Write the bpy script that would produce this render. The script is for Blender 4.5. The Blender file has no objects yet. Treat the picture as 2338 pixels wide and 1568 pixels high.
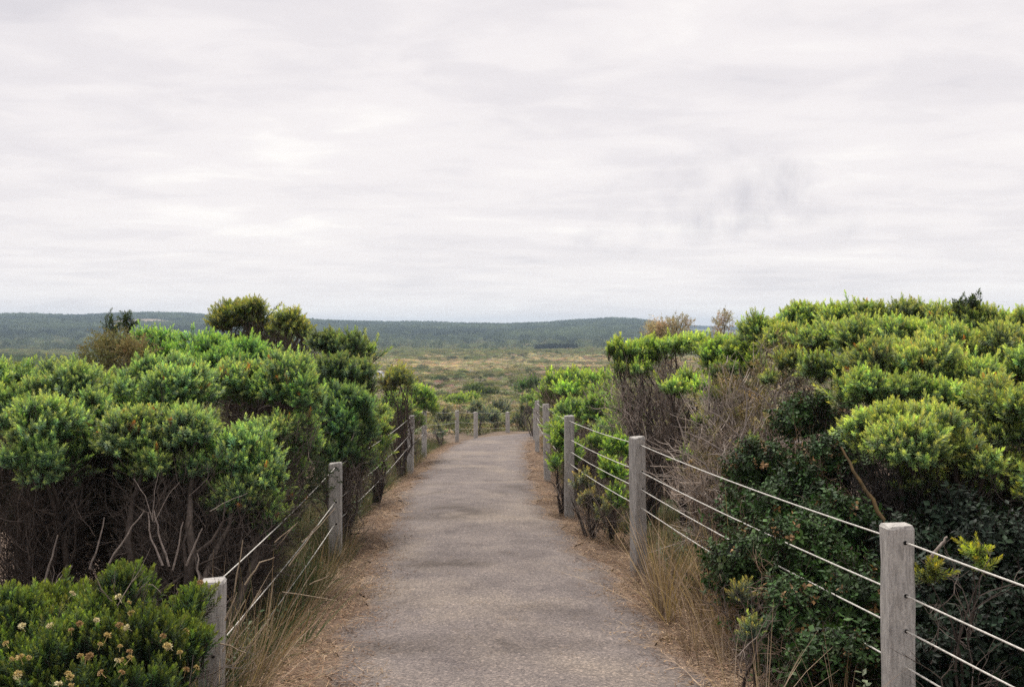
import bpy, math, random
import numpy as np
from mathutils import Vector, Matrix, noise as mnoise

RS = np.random.RandomState(7)
random.seed(7)
scene = bpy.context.scene
col = scene.collection

# ------------------------------------------------------------------ camera
EYE = 1.6
F = 2272.0            # focal length in units of a 2337-wide frame (35 mm on 36 mm film)
CX, HY = 1168.5, 760.0
cam_d = bpy.data.cameras.new("camera")
cam_d.sensor_width = 36.0
cam_d.lens = 36.0 * F / 2337.0
cam_d.shift_y = -24.0 / 2337.0
cam_d.clip_start = 0.05
cam_d.clip_end = 9000.0
cam = bpy.data.objects.new("camera", cam_d)
cam.location = (0, 0, EYE)
cam.rotation_euler = (math.radians(90), 0, 0)
col.objects.link(cam)
scene.camera = cam

# ------------------------------------------------------------------ light
SUN_EL, SUN_AZ = math.radians(64), math.radians(-18)   # azimuth from +Y (view axis), negative = left
world = bpy.data.worlds.new("World")
scene.world = world
world.use_nodes = True
wn, wl = world.node_tree.nodes, world.node_tree.links
wn.clear()


def N(nodes, typ, **kw):
    n = nodes.new(typ)
    for k, v in kw.items():
        setattr(n, k, v)
    return n


def math_node(nodes, links, op, a, b=None, clamp=False):
    n = nodes.new('ShaderNodeMath')
    n.operation = op
    n.use_clamp = clamp
    for i, v in enumerate((a, b)):
        if v is None:
            continue
        if isinstance(v, (int, float)):
            n.inputs[i].default_value = v
        else:
            links.new(v, n.inputs[i])
    return n.outputs[0]


def ramp(nodes, links, fac, stops, interp='EASE'):
    r = nodes.new('ShaderNodeValToRGB')
    r.color_ramp.interpolation = interp
    els = r.color_ramp.elements
    while len(els) < len(stops):
        els.new(0.5)
    for e, (p, c) in zip(els, stops):
        e.position = p
        e.color = (c[0], c[1], c[2], 1)
    links.new(fac, r.inputs[0])
    return r.outputs[0]


def mixc(nodes, links, fac, a, b, mode='MIX'):
    m = nodes.new('ShaderNodeMix')
    m.data_type = 'RGBA'
    m.blend_type = mode
    for sock, v in ((m.inputs[0], fac), (m.inputs[6], a), (m.inputs[7], b)):
        if isinstance(v, (int, float)):
            sock.default_value = v
        elif isinstance(v, tuple):
            sock.default_value = (v[0], v[1], v[2], 1)
        else:
            links.new(v, sock)
    return m.outputs[2]


def noise_tex(nodes, links, vec, scale, detail=4, rough=0.55, dist=0.0):
    n = nodes.new('ShaderNodeTexNoise')
    n.inputs['Scale'].default_value = scale
    n.inputs['Detail'].default_value = detail
    n.inputs['Roughness'].default_value = rough
    n.inputs['Distortion'].default_value = dist
    if vec is not None:
        links.new(vec, n.inputs['Vector'])
    return n.outputs['Fac']


# overcast: a cloud layer in front of a clear Nishita sky
sky = N(wn, 'ShaderNodeTexSky', sky_type='NISHITA')
sky.sun_disc = False
sky.sun_elevation = SUN_EL
sky.sun_rotation = SUN_AZ
sky_c = mixc(wn, wl, 1.0, sky.outputs[0], (0.08, 0.08, 0.08), 'MULTIPLY')
tc = N(wn, 'ShaderNodeTexCoord')
sep = N(wn, 'ShaderNodeSeparateXYZ')
wl.new(tc.outputs['Generated'], sep.inputs[0])
zz = math_node(wn, wl, 'ADD', math_node(wn, wl, 'MAXIMUM', sep.outputs[2], 0.0), 0.085)
comb = N(wn, 'ShaderNodeCombineXYZ')
wl.new(math_node(wn, wl, 'DIVIDE', sep.outputs[0], zz), comb.inputs[0])
wl.new(math_node(wn, wl, 'DIVIDE', sep.outputs[1], zz), comb.inputs[1])
mp = N(wn, 'ShaderNodeMapping')
wl.new(comb.outputs[0], mp.inputs[0])
mp.inputs['Rotation'].default_value = (0, 0, 0.25)
mp.inputs['Scale'].default_value = (0.6, 0.75, 1)
n1 = noise_tex(wn, wl, mp.outputs[0], 1.0, 6, 0.5, 0.3)
mp2 = N(wn, 'ShaderNodeMapping')
wl.new(comb.outputs[0], mp2.inputs[0])
mp2.inputs['Location'].default_value = (3.1, 7.7, 0)
mp2.inputs['Scale'].default_value = (0.8, 1.1, 1)
n2 = noise_tex(wn, wl, mp2.outputs[0], 3.0, 7, 0.55, 0.4)
nn = math_node(wn, wl, 'ADD', math_node(wn, wl, 'MULTIPLY', n1, 0.68), math_node(wn, wl, 'MULTIPLY', n2, 0.32))
clouds = ramp(wn, wl, nn, [(0.35, (0.70, 0.67, 0.70)), (0.44, (0.80, 0.76, 0.775)),
                           (0.53, (0.88, 0.835, 0.835)), (0.65, (0.99, 0.95, 0.92))], 'EASE')
# the cloud deck thins and brightens towards the horizon all round
hor = math_node(wn, wl, 'POWER', math_node(wn, wl, 'SUBTRACT', 1.0, math_node(wn, wl, 'ABSOLUTE', sep.outputs[2]), True), 11.0)
clouds = mixc(wn, wl, math_node(wn, wl, 'MULTIPLY', hor, 0.5), clouds, (1.14, 1.06, 0.98))
# one low ragged wisp with torn streaks hanging from its lower left edge
wd = Vector(((1650 - CX) / F, 1.0, (HY - 490) / F)).normalized()
vm = N(wn, 'ShaderNodeVectorMath', operation='SUBTRACT')
wl.new(tc.outputs['Generated'], vm.inputs[0])
vm.inputs[1].default_value = wd
mpw = N(wn, 'ShaderNodeMapping')
wl.new(vm.outputs[0], mpw.inputs[0])
mpw.inputs['Rotation'].default_value = (0, math.radians(14), 0)
mpw.inputs['Scale'].default_value = (8.0, 4.0, 19.0)
wrp = N(wn, 'ShaderNodeTexNoise')
wrp.inputs['Scale'].default_value = 14.0
wrp.inputs['Detail'].default_value = 5.0
wl.new(tc.outputs['Generated'], wrp.inputs['Vector'])
wsub = N(wn, 'ShaderNodeVectorMath', operation='SUBTRACT')
wl.new(wrp.outputs['Color'], wsub.inputs[0])
wsub.inputs[1].default_value = (0.5, 0.5, 0.5)
wsc = N(wn, 'ShaderNodeVectorMath', operation='SCALE')
wl.new(wsub.outputs[0], wsc.inputs[0])
wsc.inputs['Scale'].default_value = 2.4
wad = N(wn, 'ShaderNodeVectorMath', operation='ADD')
wl.new(mpw.outputs[0], wad.inputs[0])
wl.new(wsc.outputs[0], wad.inputs[1])
vl = N(wn, 'ShaderNodeVectorMath', operation='LENGTH')
wl.new(wad.outputs[0], vl.inputs[0])
wmask = math_node(wn, wl, 'SUBTRACT', 1.0, vl.outputs['Value'], True)
mp3 = N(wn, 'ShaderNodeMapping')
wl.new(tc.outputs['Generated'], mp3.inputs[0])
mp3.inputs['Rotation'].default_value = (0, math.radians(-40), 0)
mp3.inputs['Scale'].default_value = (17, 8, 9)
n3 = noise_tex(wn, wl, mp3.outputs[0], 1.6, 6, 0.6, 0.5)
wsp = math_node(wn, wl, 'MULTIPLY', math_node(wn, wl, 'MULTIPLY', wmask, 1.7, True), math_node(wn, wl, 'MULTIPLY', math_node(wn, wl, 'SUBTRACT', n3, 0.30, True), 3.0, True), True)
clouds = mixc(wn, wl, math_node(wn, wl, 'MULTIPLY', wsp, 0.7), clouds, (0.61, 0.585, 0.62))
sky_final = mixc(wn, wl, 0.97, sky_c, clouds)
bg = N(wn, 'ShaderNodeBackground')
bg.inputs[1].default_value = 0.41
world.cycles.sampling_method = 'MANUAL'
world.cycles.sample_map_resolution = 512
wl.new(sky_final, bg.inputs[0])
wo = N(wn, 'ShaderNodeOutputWorld')
wl.new(bg.outputs[0], wo.inputs[0])

sun_d = bpy.data.lights.new("sun", 'SUN')
sun_d.energy = 1.5
sun_d.angle = math.radians(22)
sun_d.color = (1.0, 0.95, 0.87)
sun = bpy.data.objects.new("sun", sun_d)
sdir = Vector((math.sin(SUN_AZ) * math.cos(SUN_EL), math.cos(SUN_AZ) * math.cos(SUN_EL), math.sin(SUN_EL)))
sun.rotation_euler = sdir.to_track_quat('Z', 'Y').to_euler()
sun.location = sdir * 60
col.objects.link(sun)

vs_ = scene.view_settings
vs_.view_transform = 'Standard'
vs_.look = 'None'
vs_.exposure = 1.4
vs_.gamma = 1.0
vs_.use_curve_mapping = False
scene.render.engine = 'CYCLES'
cy = scene.cycles
cy.max_bounces = 4
cy.diffuse_bounces = 3
cy.glossy_bounces = 1
cy.transmission_bounces = 3
cy.transparent_max_bounces = 4
cy.volume_bounces = 0
cy.use_denoising = False
cy.use_light_tree = False

# ------------------------------------------------------------------ helpers
def P(x, y, d):
    return np.array([(x - CX) / F * d, d, EYE - (y - HY) / F * d])


def tag(o, label=None, cat=None, group=None, kind=None):
    if label:
        o['label'] = label
    if cat:
        o['category'] = cat
    if group:
        o['group'] = group
    if kind:
        o['kind'] = kind
    return o


def empty(name, loc):
    o = bpy.data.objects.new(name, None)
    o.location = loc
    o.empty_display_size = 0.2
    col.objects.link(o)
    return o


def mesh_from(name, V, Fc, mats=(), mi=None, attrs=None, smooth=False):
    me = bpy.data.meshes.new(name)
    me.from_pydata([tuple(v) for v in V], [], [tuple(f) for f in Fc])
    for m in mats:
        me.materials.append(m)
    if mi is not None:
        me.polygons.foreach_set('material_index', np.asarray(mi, dtype=np.int32))
    if attrs:
        for k, (dom, typ, arr) in attrs.items():
            a = me.attributes.new(k, typ, dom)
            key = {'FLOAT': 'value', 'FLOAT_VECTOR': 'vector', 'FLOAT_COLOR': 'color', 'INT': 'value'}[typ]
            a.data.foreach_set(key, np.asarray(arr, dtype=np.float32 if typ != 'INT' else np.int32).ravel())
    if smooth:
        me.polygons.foreach_set('use_smooth', np.ones(len(me.polygons), dtype=bool))
    me.update()
    return me


def obj(name, me, parent=None, loc=None):
    o = bpy.data.objects.new(name, me)
    col.objects.link(o)
    if parent is not None:
        o.parent = parent
    if loc is not None:
        o.location = loc
    return o


def new_mat(name):
    m = bpy.data.materials.new(name)
    m.use_nodes = True
    nt = m.node_tree
    nt.nodes.clear()
    out = nt.nodes.new('ShaderNodeOutputMaterial')
    return m, nt.nodes, nt.links, out


def principled(nodes, links, colr, rough=0.8, spec=0.3, bump=None, bstr=0.3, bdist=0.02):
    p = nodes.new('ShaderNodeBsdfPrincipled')
    if isinstance(colr, tuple):
        p.inputs['Base Color'].default_value = (*colr, 1)
    else:
        links.new(colr, p.inputs['Base Color'])
    p.inputs['Roughness'].default_value = rough
    p.inputs['Specular IOR Level'].default_value = spec
    if bump is not None:
        b = nodes.new('ShaderNodeBump')
        b.inputs['Strength'].default_value = bstr
        b.inputs['Distance'].default_value = bdist
        links.new(bump, b.inputs['Height'])
        links.new(b.outputs[0], p.inputs['Normal'])
    return p.outputs[0]


# leaf material: colour comes with each shoot, young leaves at the shoot's tip are yellower
def leaf_material(name, transl=0.45, rough=0.5, spec=0.4, tipcol=(2.7, 1.95, 1.05)):
    m, n, l, out = new_mat(name)
    a = N(n, 'ShaderNodeAttribute', attribute_type='INSTANCER', attribute_name='tint')
    t = N(n, 'ShaderNodeAttribute', attribute_type='GEOMETRY', attribute_name='tip')
    v = N(n, 'ShaderNodeAttribute', attribute_type='GEOMETRY', attribute_name='var')
    tipc = mixc(n, l, 1.0, a.outputs['Color'], tipcol, 'MULTIPLY')
    base = mixc(n, l, t.outputs['Fac'], a.outputs['Color'], tipc)
    vv = math_node(n, l, 'ADD', math_node(n, l, 'MULTIPLY', v.outputs['Fac'], 0.7), 0.65)
    cb = N(n, 'ShaderNodeCombineXYZ')
    for i in range(3):
        l.new(vv, cb.inputs[i])
    base = mixc(n, l, 1.0, base, cb.outputs[0], 'MULTIPLY')
    p = principled(n, l, base, rough, spec)
    tr = N(n, 'ShaderNodeBsdfTranslucent')
    l.new(mixc(n, l, 1.0, base, (1.25, 1.2, 0.6), 'MULTIPLY'), tr.inputs[0])
    mx = N(n, 'ShaderNodeMixShader')
    mx.inputs[0].default_value = transl
    l.new(p, mx.inputs[1])
    l.new(tr.outputs[0], mx.inputs[2])
    l.new(mx.outputs[0], out.inputs[0])
    return m


def bark_material(name, c0, c1, scale=30):
    m, n, l, out = new_mat(name)
    t = N(n, 'ShaderNodeTexCoord')
    f = noise_tex(n, l, t.outputs['Object'], scale, 5, 0.6)
    c = ramp(n, l, f, [(0.3, c0), (0.7, c1)], 'LINEAR')
    l.new(principled(n, l, c, 0.9, 0.15, f, 0.6, 0.01), out.inputs[0])
    return m


M_leaf = leaf_material('leaf')
M_fine = leaf_material('leaf_fine', 0.4, 0.6, 0.2, (3.6, 2.5, 0.9))
M_gloss = leaf_material('leaf_glossy', 0.15, 0.55, 0.22, (1.6, 1.5, 1.2))
M_dry = leaf_material('dry_blade', 0.2, 0.8, 0.1, (1.25, 1.15, 1.0))
M_far = leaf_material('far_leaf', 0.15, 0.85, 0.05, (1.4, 1.35, 1.0))
M_bark = bark_material('bark_brown', (0.03, 0.024, 0.021), (0.085, 0.066, 0.055))
M_bark_grey = bark_material('bark_grey', (0.16, 0.13, 0.115), (0.38, 0.32, 0.28), 40)
M_stalk = bark_material('dry_stalk', (0.24, 0.18, 0.12), (0.52, 0.42, 0.31), 25)
M_bark_ochre = bark_material('bark_ochre', (0.06, 0.048, 0.028), (0.17, 0.11, 0.05), 18)

# ------------------------------------------------------------------ little meshes that get scattered
class MB:
    def __init__(s):
        s.V, s.F, s.mi, s.tip, s.var = [], [], [], [], []

    def leaf(s, p, d, side, L, W, tip, var, fold=0.2, mi=0):
        p, d, side = np.array(p, float), np.array(d, float), np.array(side, float)
        nrm = np.cross(side, d)
        i = len(s.V)
        mid = p + d * L * 0.5 - nrm * fold * W * -0.5
        s.V += [p, mid + side * W * 0.5, p + d * L, mid - side * W * 0.5]
        s.F += [(i, i + 1, i + 2), (i, i + 2, i + 3)]
        s.mi += [mi, mi]
        s.tip += [tip] * 4
        s.var += [var] * 4

    def tube(s, pts, rads, sides=3, mi=1, var=0.5):
        pts = [np.array(p, float) for p in pts]
        base = len(s.V)
        for k, p in enumerate(pts):
            t = pts[min(k + 1, len(pts) - 1)] - pts[max(k - 1, 0)]
            t /= (np.linalg.norm(t) + 1e-9)
            u = np.cross(t, (0.31, 0.95, 0.05))
            u /= (np.linalg.norm(u) + 1e-9)
            w = np.cross(t, u)
            for j in range(sides):
                a = 2 * math.pi * j / sides
                s.V.append(p + rads[k] * (u * math.cos(a) + w * math.sin(a)))
                s.tip.append(0.0)
                s.var.append(var)
        for k in range(len(pts) - 1):
            for j in range(sides):
                a, b = base + k * sides + j, base + k * sides + (j + 1) % sides
                s.F.append((a, b, b + sides, a + sides))
                s.mi.append(mi)

    def mesh(s, name, mats, smooth=False):
        return mesh_from(name, s.V, s.F, mats, s.mi,
                         {'tip': ('POINT', 'FLOAT', s.tip), 'var': ('POINT', 'FLOAT', s.var)}, smooth)


def rnd(a, b):
    return a + (b - a) * RS.rand()


def unit(v):
    v = np.array(v, float)
    return v / (np.linalg.norm(v) + 1e-9)


def proto(name, me):
    return bpy.data.objects.new(name, me)      # kept out of the scene; only its mesh is scattered


def make_shoot(nl, length, L, W, up0=0.12, up1=0.68):
    b = MB()
    b.tube([(0, 0, -length * 0.35), (0, 0, length * 0.55)], [0.0028, 0.0012], 3, 1)
    ga = 2.39996
    for i in range(nl):
        f = (i + 0.5) / nl
        z = -length * 0.15 + length * 0.95 * f
        a = ga * i + rnd(-0.3, 0.3)
        up = up0 + (up1 - up0) * f + rnd(-0.15, 0.15)
        d = unit((math.cos(a) * (1 - up), math.sin(a) * (1 - up), up))
        side = unit(np.cross(d, (math.cos(a), math.sin(a), -0.4)))
        ll = L * (1.05 - 0.5 * abs(f - 0.45)) * rnd(0.8, 1.15) * (1.0 if f < 0.85 else 0.75)
        b.leaf((0, 0, z), d, side, ll, W * rnd(0.8, 1.2), max(0.0, (f - 0.45) / 0.55) ** 1.3, RS.rand(), 0.25)
    return b


shoots = [proto('shoot', make_shoot(*q).mesh('shoot', [M_leaf, M_bark])) for q in
          ((34, 0.085, 0.026, 0.0062), (28, 0.060, 0.022, 0.0060), (38, 0.115, 0.026, 0.0058, 0.2, 0.75), (30, 0.075, 0.030, 0.0066), (24, 0.050, 0.026, 0.0070, 0.0, 0.5))]
# long soft leaves of the flowering bush close to the camera
shoots_fine = [proto('fine_shoot', make_shoot(42, 0.10, 0.023, 0.0052, 0.15, 0.75).mesh('fine_shoot', [M_fine, M_bark])) for _ in range(3)]
# rounded glossy leaves
def make_gloss():
    b = MB()
    b.tube([(0, 0, -0.05), (0.01, 0, 0.03), (0.0, 0.01, 0.08)], [0.003, 0.002, 0.001], 3, 1)
    for i in range(13):
        f = (i + 0.5) / 13
        a = 2.4 * i + rnd(-0.5, 0.5)
        d = unit((math.cos(a), math.sin(a), rnd(-0.1, 0.7)))
        side = unit(np.cross(d, (0, 0, 1)) + RS.normal(0, 0.25, 3))
        b.leaf((0, 0, -0.04 + 0.12 * f), d, side, rnd(0.022, 0.036), rnd(0.013, 0.02), max(0, f - 0.6), RS.rand(), 0.15)
    return b
gloss = [proto('gloss_shoot', make_gloss().mesh('gloss_shoot', [M_gloss, M_bark])) for _ in range(3)]


def make_twig(seed_len, mat, levels=3, r0=0.004, spread=0.55):
    b = MB()

    def grow(p, d, L, r, lev):
        n = 3
        pts, rads = [p], [r]
        for k in range(n):
            d = unit(d + RS.normal(0, 0.16, 3))
            p = p + d * L / n
            pts.append(p)
            rads.append(r * (1 - 0.55 * (k + 1) / n))
        b.tube(pts, rads, 3, 0, RS.rand())
        if lev > 0:
            for q in range(3):
                t = RS.randint(1, n + 1)
                nd = unit(d + RS.normal(0, spread, 3))
                grow(pts[t], nd, L * rnd(0.5, 0.8), r * 0.55, lev - 1)
    grow(np.zeros(3), np.array((0, 0, 1.0)), seed_len, r0, levels)
    return b


long_twigs = [proto('long_twig', make_twig(0.26, None, 1, 0.0048, 0.45).mesh('long_twig', [M_dry])) for _ in range(3)]
twigs = [proto('twig', make_twig(0.15, None, 2, 0.0036).mesh('twig', [M_dry])) for _ in range(3)]


# a twig tip with sparse small dry leaves (for heathy brown bushes)
def make_drybit():
    b = make_twig(0.085, None, 2, 0.0024, 0.5)
    k = len(b.V)
    for i in range(34):
        p = b.V[RS.randint(k // 4, k)]
        d = unit(RS.normal(0, 1, 3) + np.array((0, 0, 0.7)))
        side = unit(np.cross(d, RS.normal(0, 1, 3)))
        b.leaf(p, d, side, rnd(0.012, 0.022), rnd(0.005, 0.009), rnd(0, 1), RS.rand())
    return b
drybits = [proto('dry_sprig', make_drybit().mesh('dry_sprig', [M_dry])) for _ in range(3)]


def make_tuft(n, h, spread, w, droop, seg=3):
    b = MB()
    for i in range(n):
        a = rnd(0, 6.283)
        base = np.array((math.cos(a), math.sin(a), 0)) * rnd(0, 0.05)
        out = np.array((math.cos(a + rnd(-.6, .6)), math.sin(a + rnd(-.6, .6)), 0))
        L = h * rnd(0.55, 1.1)
        lean = rnd(0.05, spread)
        side = unit(np.cross(out, (0, 0, 1)))
        pts = []
        for k in range(seg + 1):
            t = k / seg
            pts.append(base + np.array((0, 0, 1)) * L * t * (1 - 0.35 * lean * t) + out * L * (lean * t + droop * t * t * lean))
        var = RS.rand()
        i0 = len(b.V)
        for k, p in enumerate(pts):
            ww = w * (1 - 0.85 * k / seg)
            b.V += [p - side * ww / 2, p + side * ww / 2]
            b.tip += [k / seg] * 2
            b.var += [var] * 2
        for k in range(seg):
            q = i0 + 2 * k
            b.F.append((q, q + 1, q + 3, q + 2))
            b.mi.append(0)
    return b


tufts = [proto('grass_tuft', make_tuft(34, 0.26, 0.8, 0.0055, 0.9).mesh('grass_tuft', [M_dry])) for _ in range(4)]
reeds = [proto('reed_tuft', make_tuft(16, 0.62, 0.55, 0.007, 0.5).mesh('reed_tuft', [M_dry])) for _ in range(3)]


def make_litter():
    b = MB()
    for i in range(26):
        p = np.array((rnd(-.12, .12), rnd(-.12, .12), rnd(0.004, 0.012)))
        a = rnd(0, 6.28)
        d = unit((math.cos(a), math.sin(a), rnd(-0.02, 0.18)))
        side = unit(np.cross(d, (0, 0, 1)) + RS.normal(0, .2, 3))
        if i % 3:
            b.leaf(p, d, side, rnd(0.03, 0.10), rnd(0.002, 0.004), RS.rand(), RS.rand(), 0)
        else:
            b.leaf(p, d, side, rnd(0.012, 0.024), rnd(0.006, 0.012), RS.rand(), RS.rand(), 0.3)
    return b
litter = [proto('litter', make_litter().mesh('litter', [M_dry])) for _ in range(3)]


# unit-size low heath clump and tree crown, for far away
def make_clump(n, leaf, flat, trunk=False, spiky=False):
    b = MB()
    subs = [(unit((rnd(-1, 1), rnd(-1, 1), rnd(0.0, 1))) * np.array((0.62, 0.62, 0.42)), rnd(0.28, 0.45)) for _ in range(8)]
    for i in range(n):
        c, r = subs[RS.randint(len(subs))]
        u = unit(RS.normal(0, 1, 3) + np.array((0, 0, 0.5)))
        p = (c + u * r * rnd(0.75, 1.02)) * np.array((1, 1, flat)) + np.array((0, 0, 0.25 * flat))
        if p[2] < 0:
            continue
        d = unit(u + RS.normal(0, 0.45, 3) + np.array((0, 0, 0.8 if spiky else 0.3)))
        side = unit(np.cross(d, RS.normal(0, 1, 3)))
        b.leaf(p, d, side, leaf * rnd(0.7, 1.3) * (1.5 if spiky else 1), leaf * rnd(0.35, 0.6) * (0.5 if spiky else 1), max(0, u[2]) * RS.rand(), RS.rand())
    return b


clumps = [proto('heath_clump', make_clump(420, 0.13, 0.75).mesh('heath_clump', [M_far])) for _ in range(3)]
clumps_spiky = [proto('heath_tussock', make_clump(420, 0.17, 0.75, spiky=True).mesh('heath_tussock', [M_far])) for _ in range(3)]
crowns = [proto('far_crown', make_clump(260, 0.22, 1.25).mesh('far_crown', [M_far])) for _ in range(3)]

# ------------------------------------------------------------------ scattering (geometry nodes: one tuft on each stored point)
_groups = {}


def scatter_group(protos):
    key = protos[0].name
    if key in _groups:
        return _groups[key]
    g = bpy.data.node_groups.new('scatter_' + key, 'GeometryNodeTree')
    g.interface.new_socket('Geometry', in_out='INPUT', socket_type='NodeSocketGeometry')
    g.interface.new_socket('Geometry', in_out='OUTPUT', socket_type='NodeSocketGeometry')
    n, l = g.nodes, g.links
    gi, go = n.new('NodeGroupInput'), n.new('NodeGroupOutput')
    jn = n.new('GeometryNodeJoinGeometry')
    for p in protos:
        oi = n.new('GeometryNodeObjectInfo')
        oi.inputs['Object'].default_value = p
        oi.inputs['As Instance'].default_value = True
        l.new(oi.outputs['Geometry'], jn.inputs[0])

    def attr(name, typ):
        a = n.new('GeometryNodeInputNamedAttribute')
        a.data_type = typ
        a.inputs['Name'].default_value = name
        return a.outputs['Attribute']
    ip = n.new('GeometryNodeInstanceOnPoints')
    l.new(gi.outputs[0], ip.inputs['Points'])
    l.new(jn.outputs[0], ip.inputs['Instance'])
    ip.inputs['Pick Instance'].default_value = True
    l.new(attr('pick', 'INT'), ip.inputs['Instance Index'])
    cxyz = n.new('ShaderNodeCombineXYZ')
    l.new(attr('spin', 'FLOAT'), cxyz.inputs[2])
    er = n.new('FunctionNodeEulerToRotation')
    l.new(cxyz.outputs[0], er.inputs[0])
    al = n.new('FunctionNodeAlignRotationToVector')
    al.axis = 'Z'
    l.new(er.outputs[0], al.inputs['Rotation'])
    l.new(attr('axis', 'FLOAT_VECTOR'), al.inputs['Vector'])
    l.new(al.outputs[0], ip.inputs['Rotation'])
    l.new(attr('scl', 'FLOAT_VECTOR'), ip.inputs['Scale'])
    l.new(ip.outputs[0], go.inputs[0])
    _groups[key] = g
    return g


def scatter(name, protos, pos, axis, scl, tint, parent=None, origin=None):
    pos = np.asarray(pos, float)
    n = len(pos)
    if origin is not None:
        pos = pos - np.asarray(origin)
    scl = np.asarray(scl, float)
    if scl.ndim == 1:
        scl = np.repeat(scl[:, None], 3, 1)
    tint = np.clip(np.asarray(tint, float), 0.001, 1)
    t4 = np.concatenate([tint, np.ones((n, 1))], 1)
    me = bpy.data.meshes.new(name)
    me.vertices.add(n)
    me.vertices.foreach_set('co', pos.astype(np.float32).ravel())
    for k, typ, arr in (('axis', 'FLOAT_VECTOR', axis), ('scl', 'FLOAT_VECTOR', scl), ('tint', 'FLOAT_COLOR', t4),
                        ('spin', 'FLOAT', RS.rand(n) * 6.283), ('pick', 'INT', RS.randint(0, len(protos), n))):
        a = me.attributes.new(k, typ, 'POINT')
        key = {'FLOAT': 'value', 'FLOAT_VECTOR': 'vector', 'FLOAT_COLOR': 'color', 'INT': 'value'}[typ]
        a.data.foreach_set(key, np.asarray(arr, dtype=np.int32 if typ == 'INT' else np.float32).ravel())
    me.update()
    o = obj(name, me, parent)
    md = o.modifiers.new('scatter', 'NODES')
    md.node_group = scatter_group(protos)
    o['kind'] = 'stuff'
    return o


# ------------------------------------------------------------------ terrain
_hd = np.array([(-60, 1.3), (-10, 1.52), (0, 1.58), (3, 1.63), (4.5, 1.69), (6, 1.83), (9, 2.05), (14, 2.34), (20, 2.70), (25, 2.98),
                (32, 3.36), (36, 3.55), (45, 4.4), (60, 5.6), (80, 6.8), (130, 8.2), (250, 9.2), (500, 10.0), (700, 10.2), (6000, 10.2)])
_yy = np.concatenate([np.arange(-60, 120, 0.25), np.arange(120, 6000, 10)])
_hh = np.interp(_yy, _hd[:, 0], _hd[:, 1])
_k = np.ones(9) / 9
_hs = np.convolve(np.pad(_hh, 4, mode='edge'), _k, 'valid')
_pc = np.array([(-60, 1.2), (-6, 0.72), (0, 0.34), (4.5, 0.045), (9.1, -0.26), (14, -0.60), (20, -0.64), (25, -0.66), (30, -0.40),
                (33, 0.6), (60, 0.6)])          # path centre x by y
_pw = np.array([(-60, .98), (9, .97), (14, 1.0), (20, 1.03), (30, 1.05), (60, 1.1)])

_sil = np.array([(-900, 726), (-300, 724), (0, 728), (200, 728), (330, 722), (420, 724), (560, 733), (700, 736), (900, 741), (1150, 744),
                 (1250, 741), (1330, 736), (1400, 733), (1450, 735), (1500, 742), (1540, 756), (1700, 770), (2400, 770), (3400, 760)])
_sil2 = np.array([(-900, 733), (0, 733), (600, 737), (1200, 746), (1560, 747), (1650, 752), (1800, 750), (3400, 738)])


def sstep(a, b, x):
    t = np.clip((x - a) / (b - a), 0, 1)
    return t * t * (3 - 2 * t)


def ground_z(x, y):
    x, y = np.asarray(x, float), np.asarray(y, float)
    r = np.sqrt(x * x + y * y)
    q = np.where(y > 60, r, y)
    q = np.where((y <= 60) & (np.abs(x) > 40), np.maximum(y, np.abs(x) * 0.8), q)
    h = np.interp(q, _yy, _hs)
    z = EYE - h
    c = np.interp(y, _pc[:, 0], _pc[:, 1])
    w = np.interp(y, _pw[:, 0], _pw[:, 1])
    near = 1 - sstep(30, 45, y)
    z = z - near * (0.24 * sstep(0.0, 0.9, (c - w) - x) + 0.07 * sstep(0.0, 0.6, x - (c + w)))
    z = z - near * 0.03 * np.minimum(np.maximum(np.abs(x) - 3, 0), 20)
    z = z + 0.03 * np.sin(x * 1.7 + 0.6 * y) * np.sin(y * 1.1 - 0.5 * x) * sstep(0.1, 0.7, np.abs(x - c) - w)
    far = sstep(60, 200, r)
    z = z + far * (0.7 * np.sin(x / 47 + 1.3) * np.sin(y / 61) + 0.4 * np.sin(x / 19 + y / 31))
    yp = np.maximum(y, 1e-3)
    px = np.where(y > 0.2 * r, CX + F * x / yp, np.where(x < 0, -900, 3400))
    px = np.clip(px, -900, 3400)
    t1 = (HY - np.interp(px, _sil[:, 0], _sil[:, 1])) / F * 1500 + 9.0
    t2 = (HY - np.interp(px, _sil2[:, 0], _sil2[:, 1])) / F * 2400 + 9.0
    s1 = sstep(560, 1500, r) ** 1.0
    s1 = s1 * (1 - 0.25 * sstep(1500, 1900, r))
    s2 = sstep(1500, 2400, r)
    z = z + np.maximum(t1 * s1, t2 * s2) * (y > -100) + 14 * sstep(600, 2000, r) * (y <= -100)
    return z


def gz(x, y):
    return float(ground_z(np.array([x]), np.array([y]))[0])


rr = np.concatenate([[0.3], np.geomspace(0.6, 60, 110), np.geomspace(62, 2900, 120)])
aa_front = np.radians(np.linspace(-42, 42, 320))
aa_back = np.radians(np.linspace(42, 318, 120)[1:-1])
aa = np.concatenate([aa_front, aa_back])
A, R = np.meshgrid(aa, rr)
X, Y = R * np.sin(A), R * np.cos(A)
Z = ground_z(X, Y)
GV = np.stack([X.ravel(), Y.ravel(), Z.ravel()], 1)
na, nr = len(aa), len(rr)
GF = []
for i in range(nr - 1):
    for j in range(na):
        k = (j + 1) % na
        GF.append((i * na + j, i * na + k, (i + 1) * na + k, (i + 1) * na + j))
GF.append(tuple(range(na)))
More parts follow.
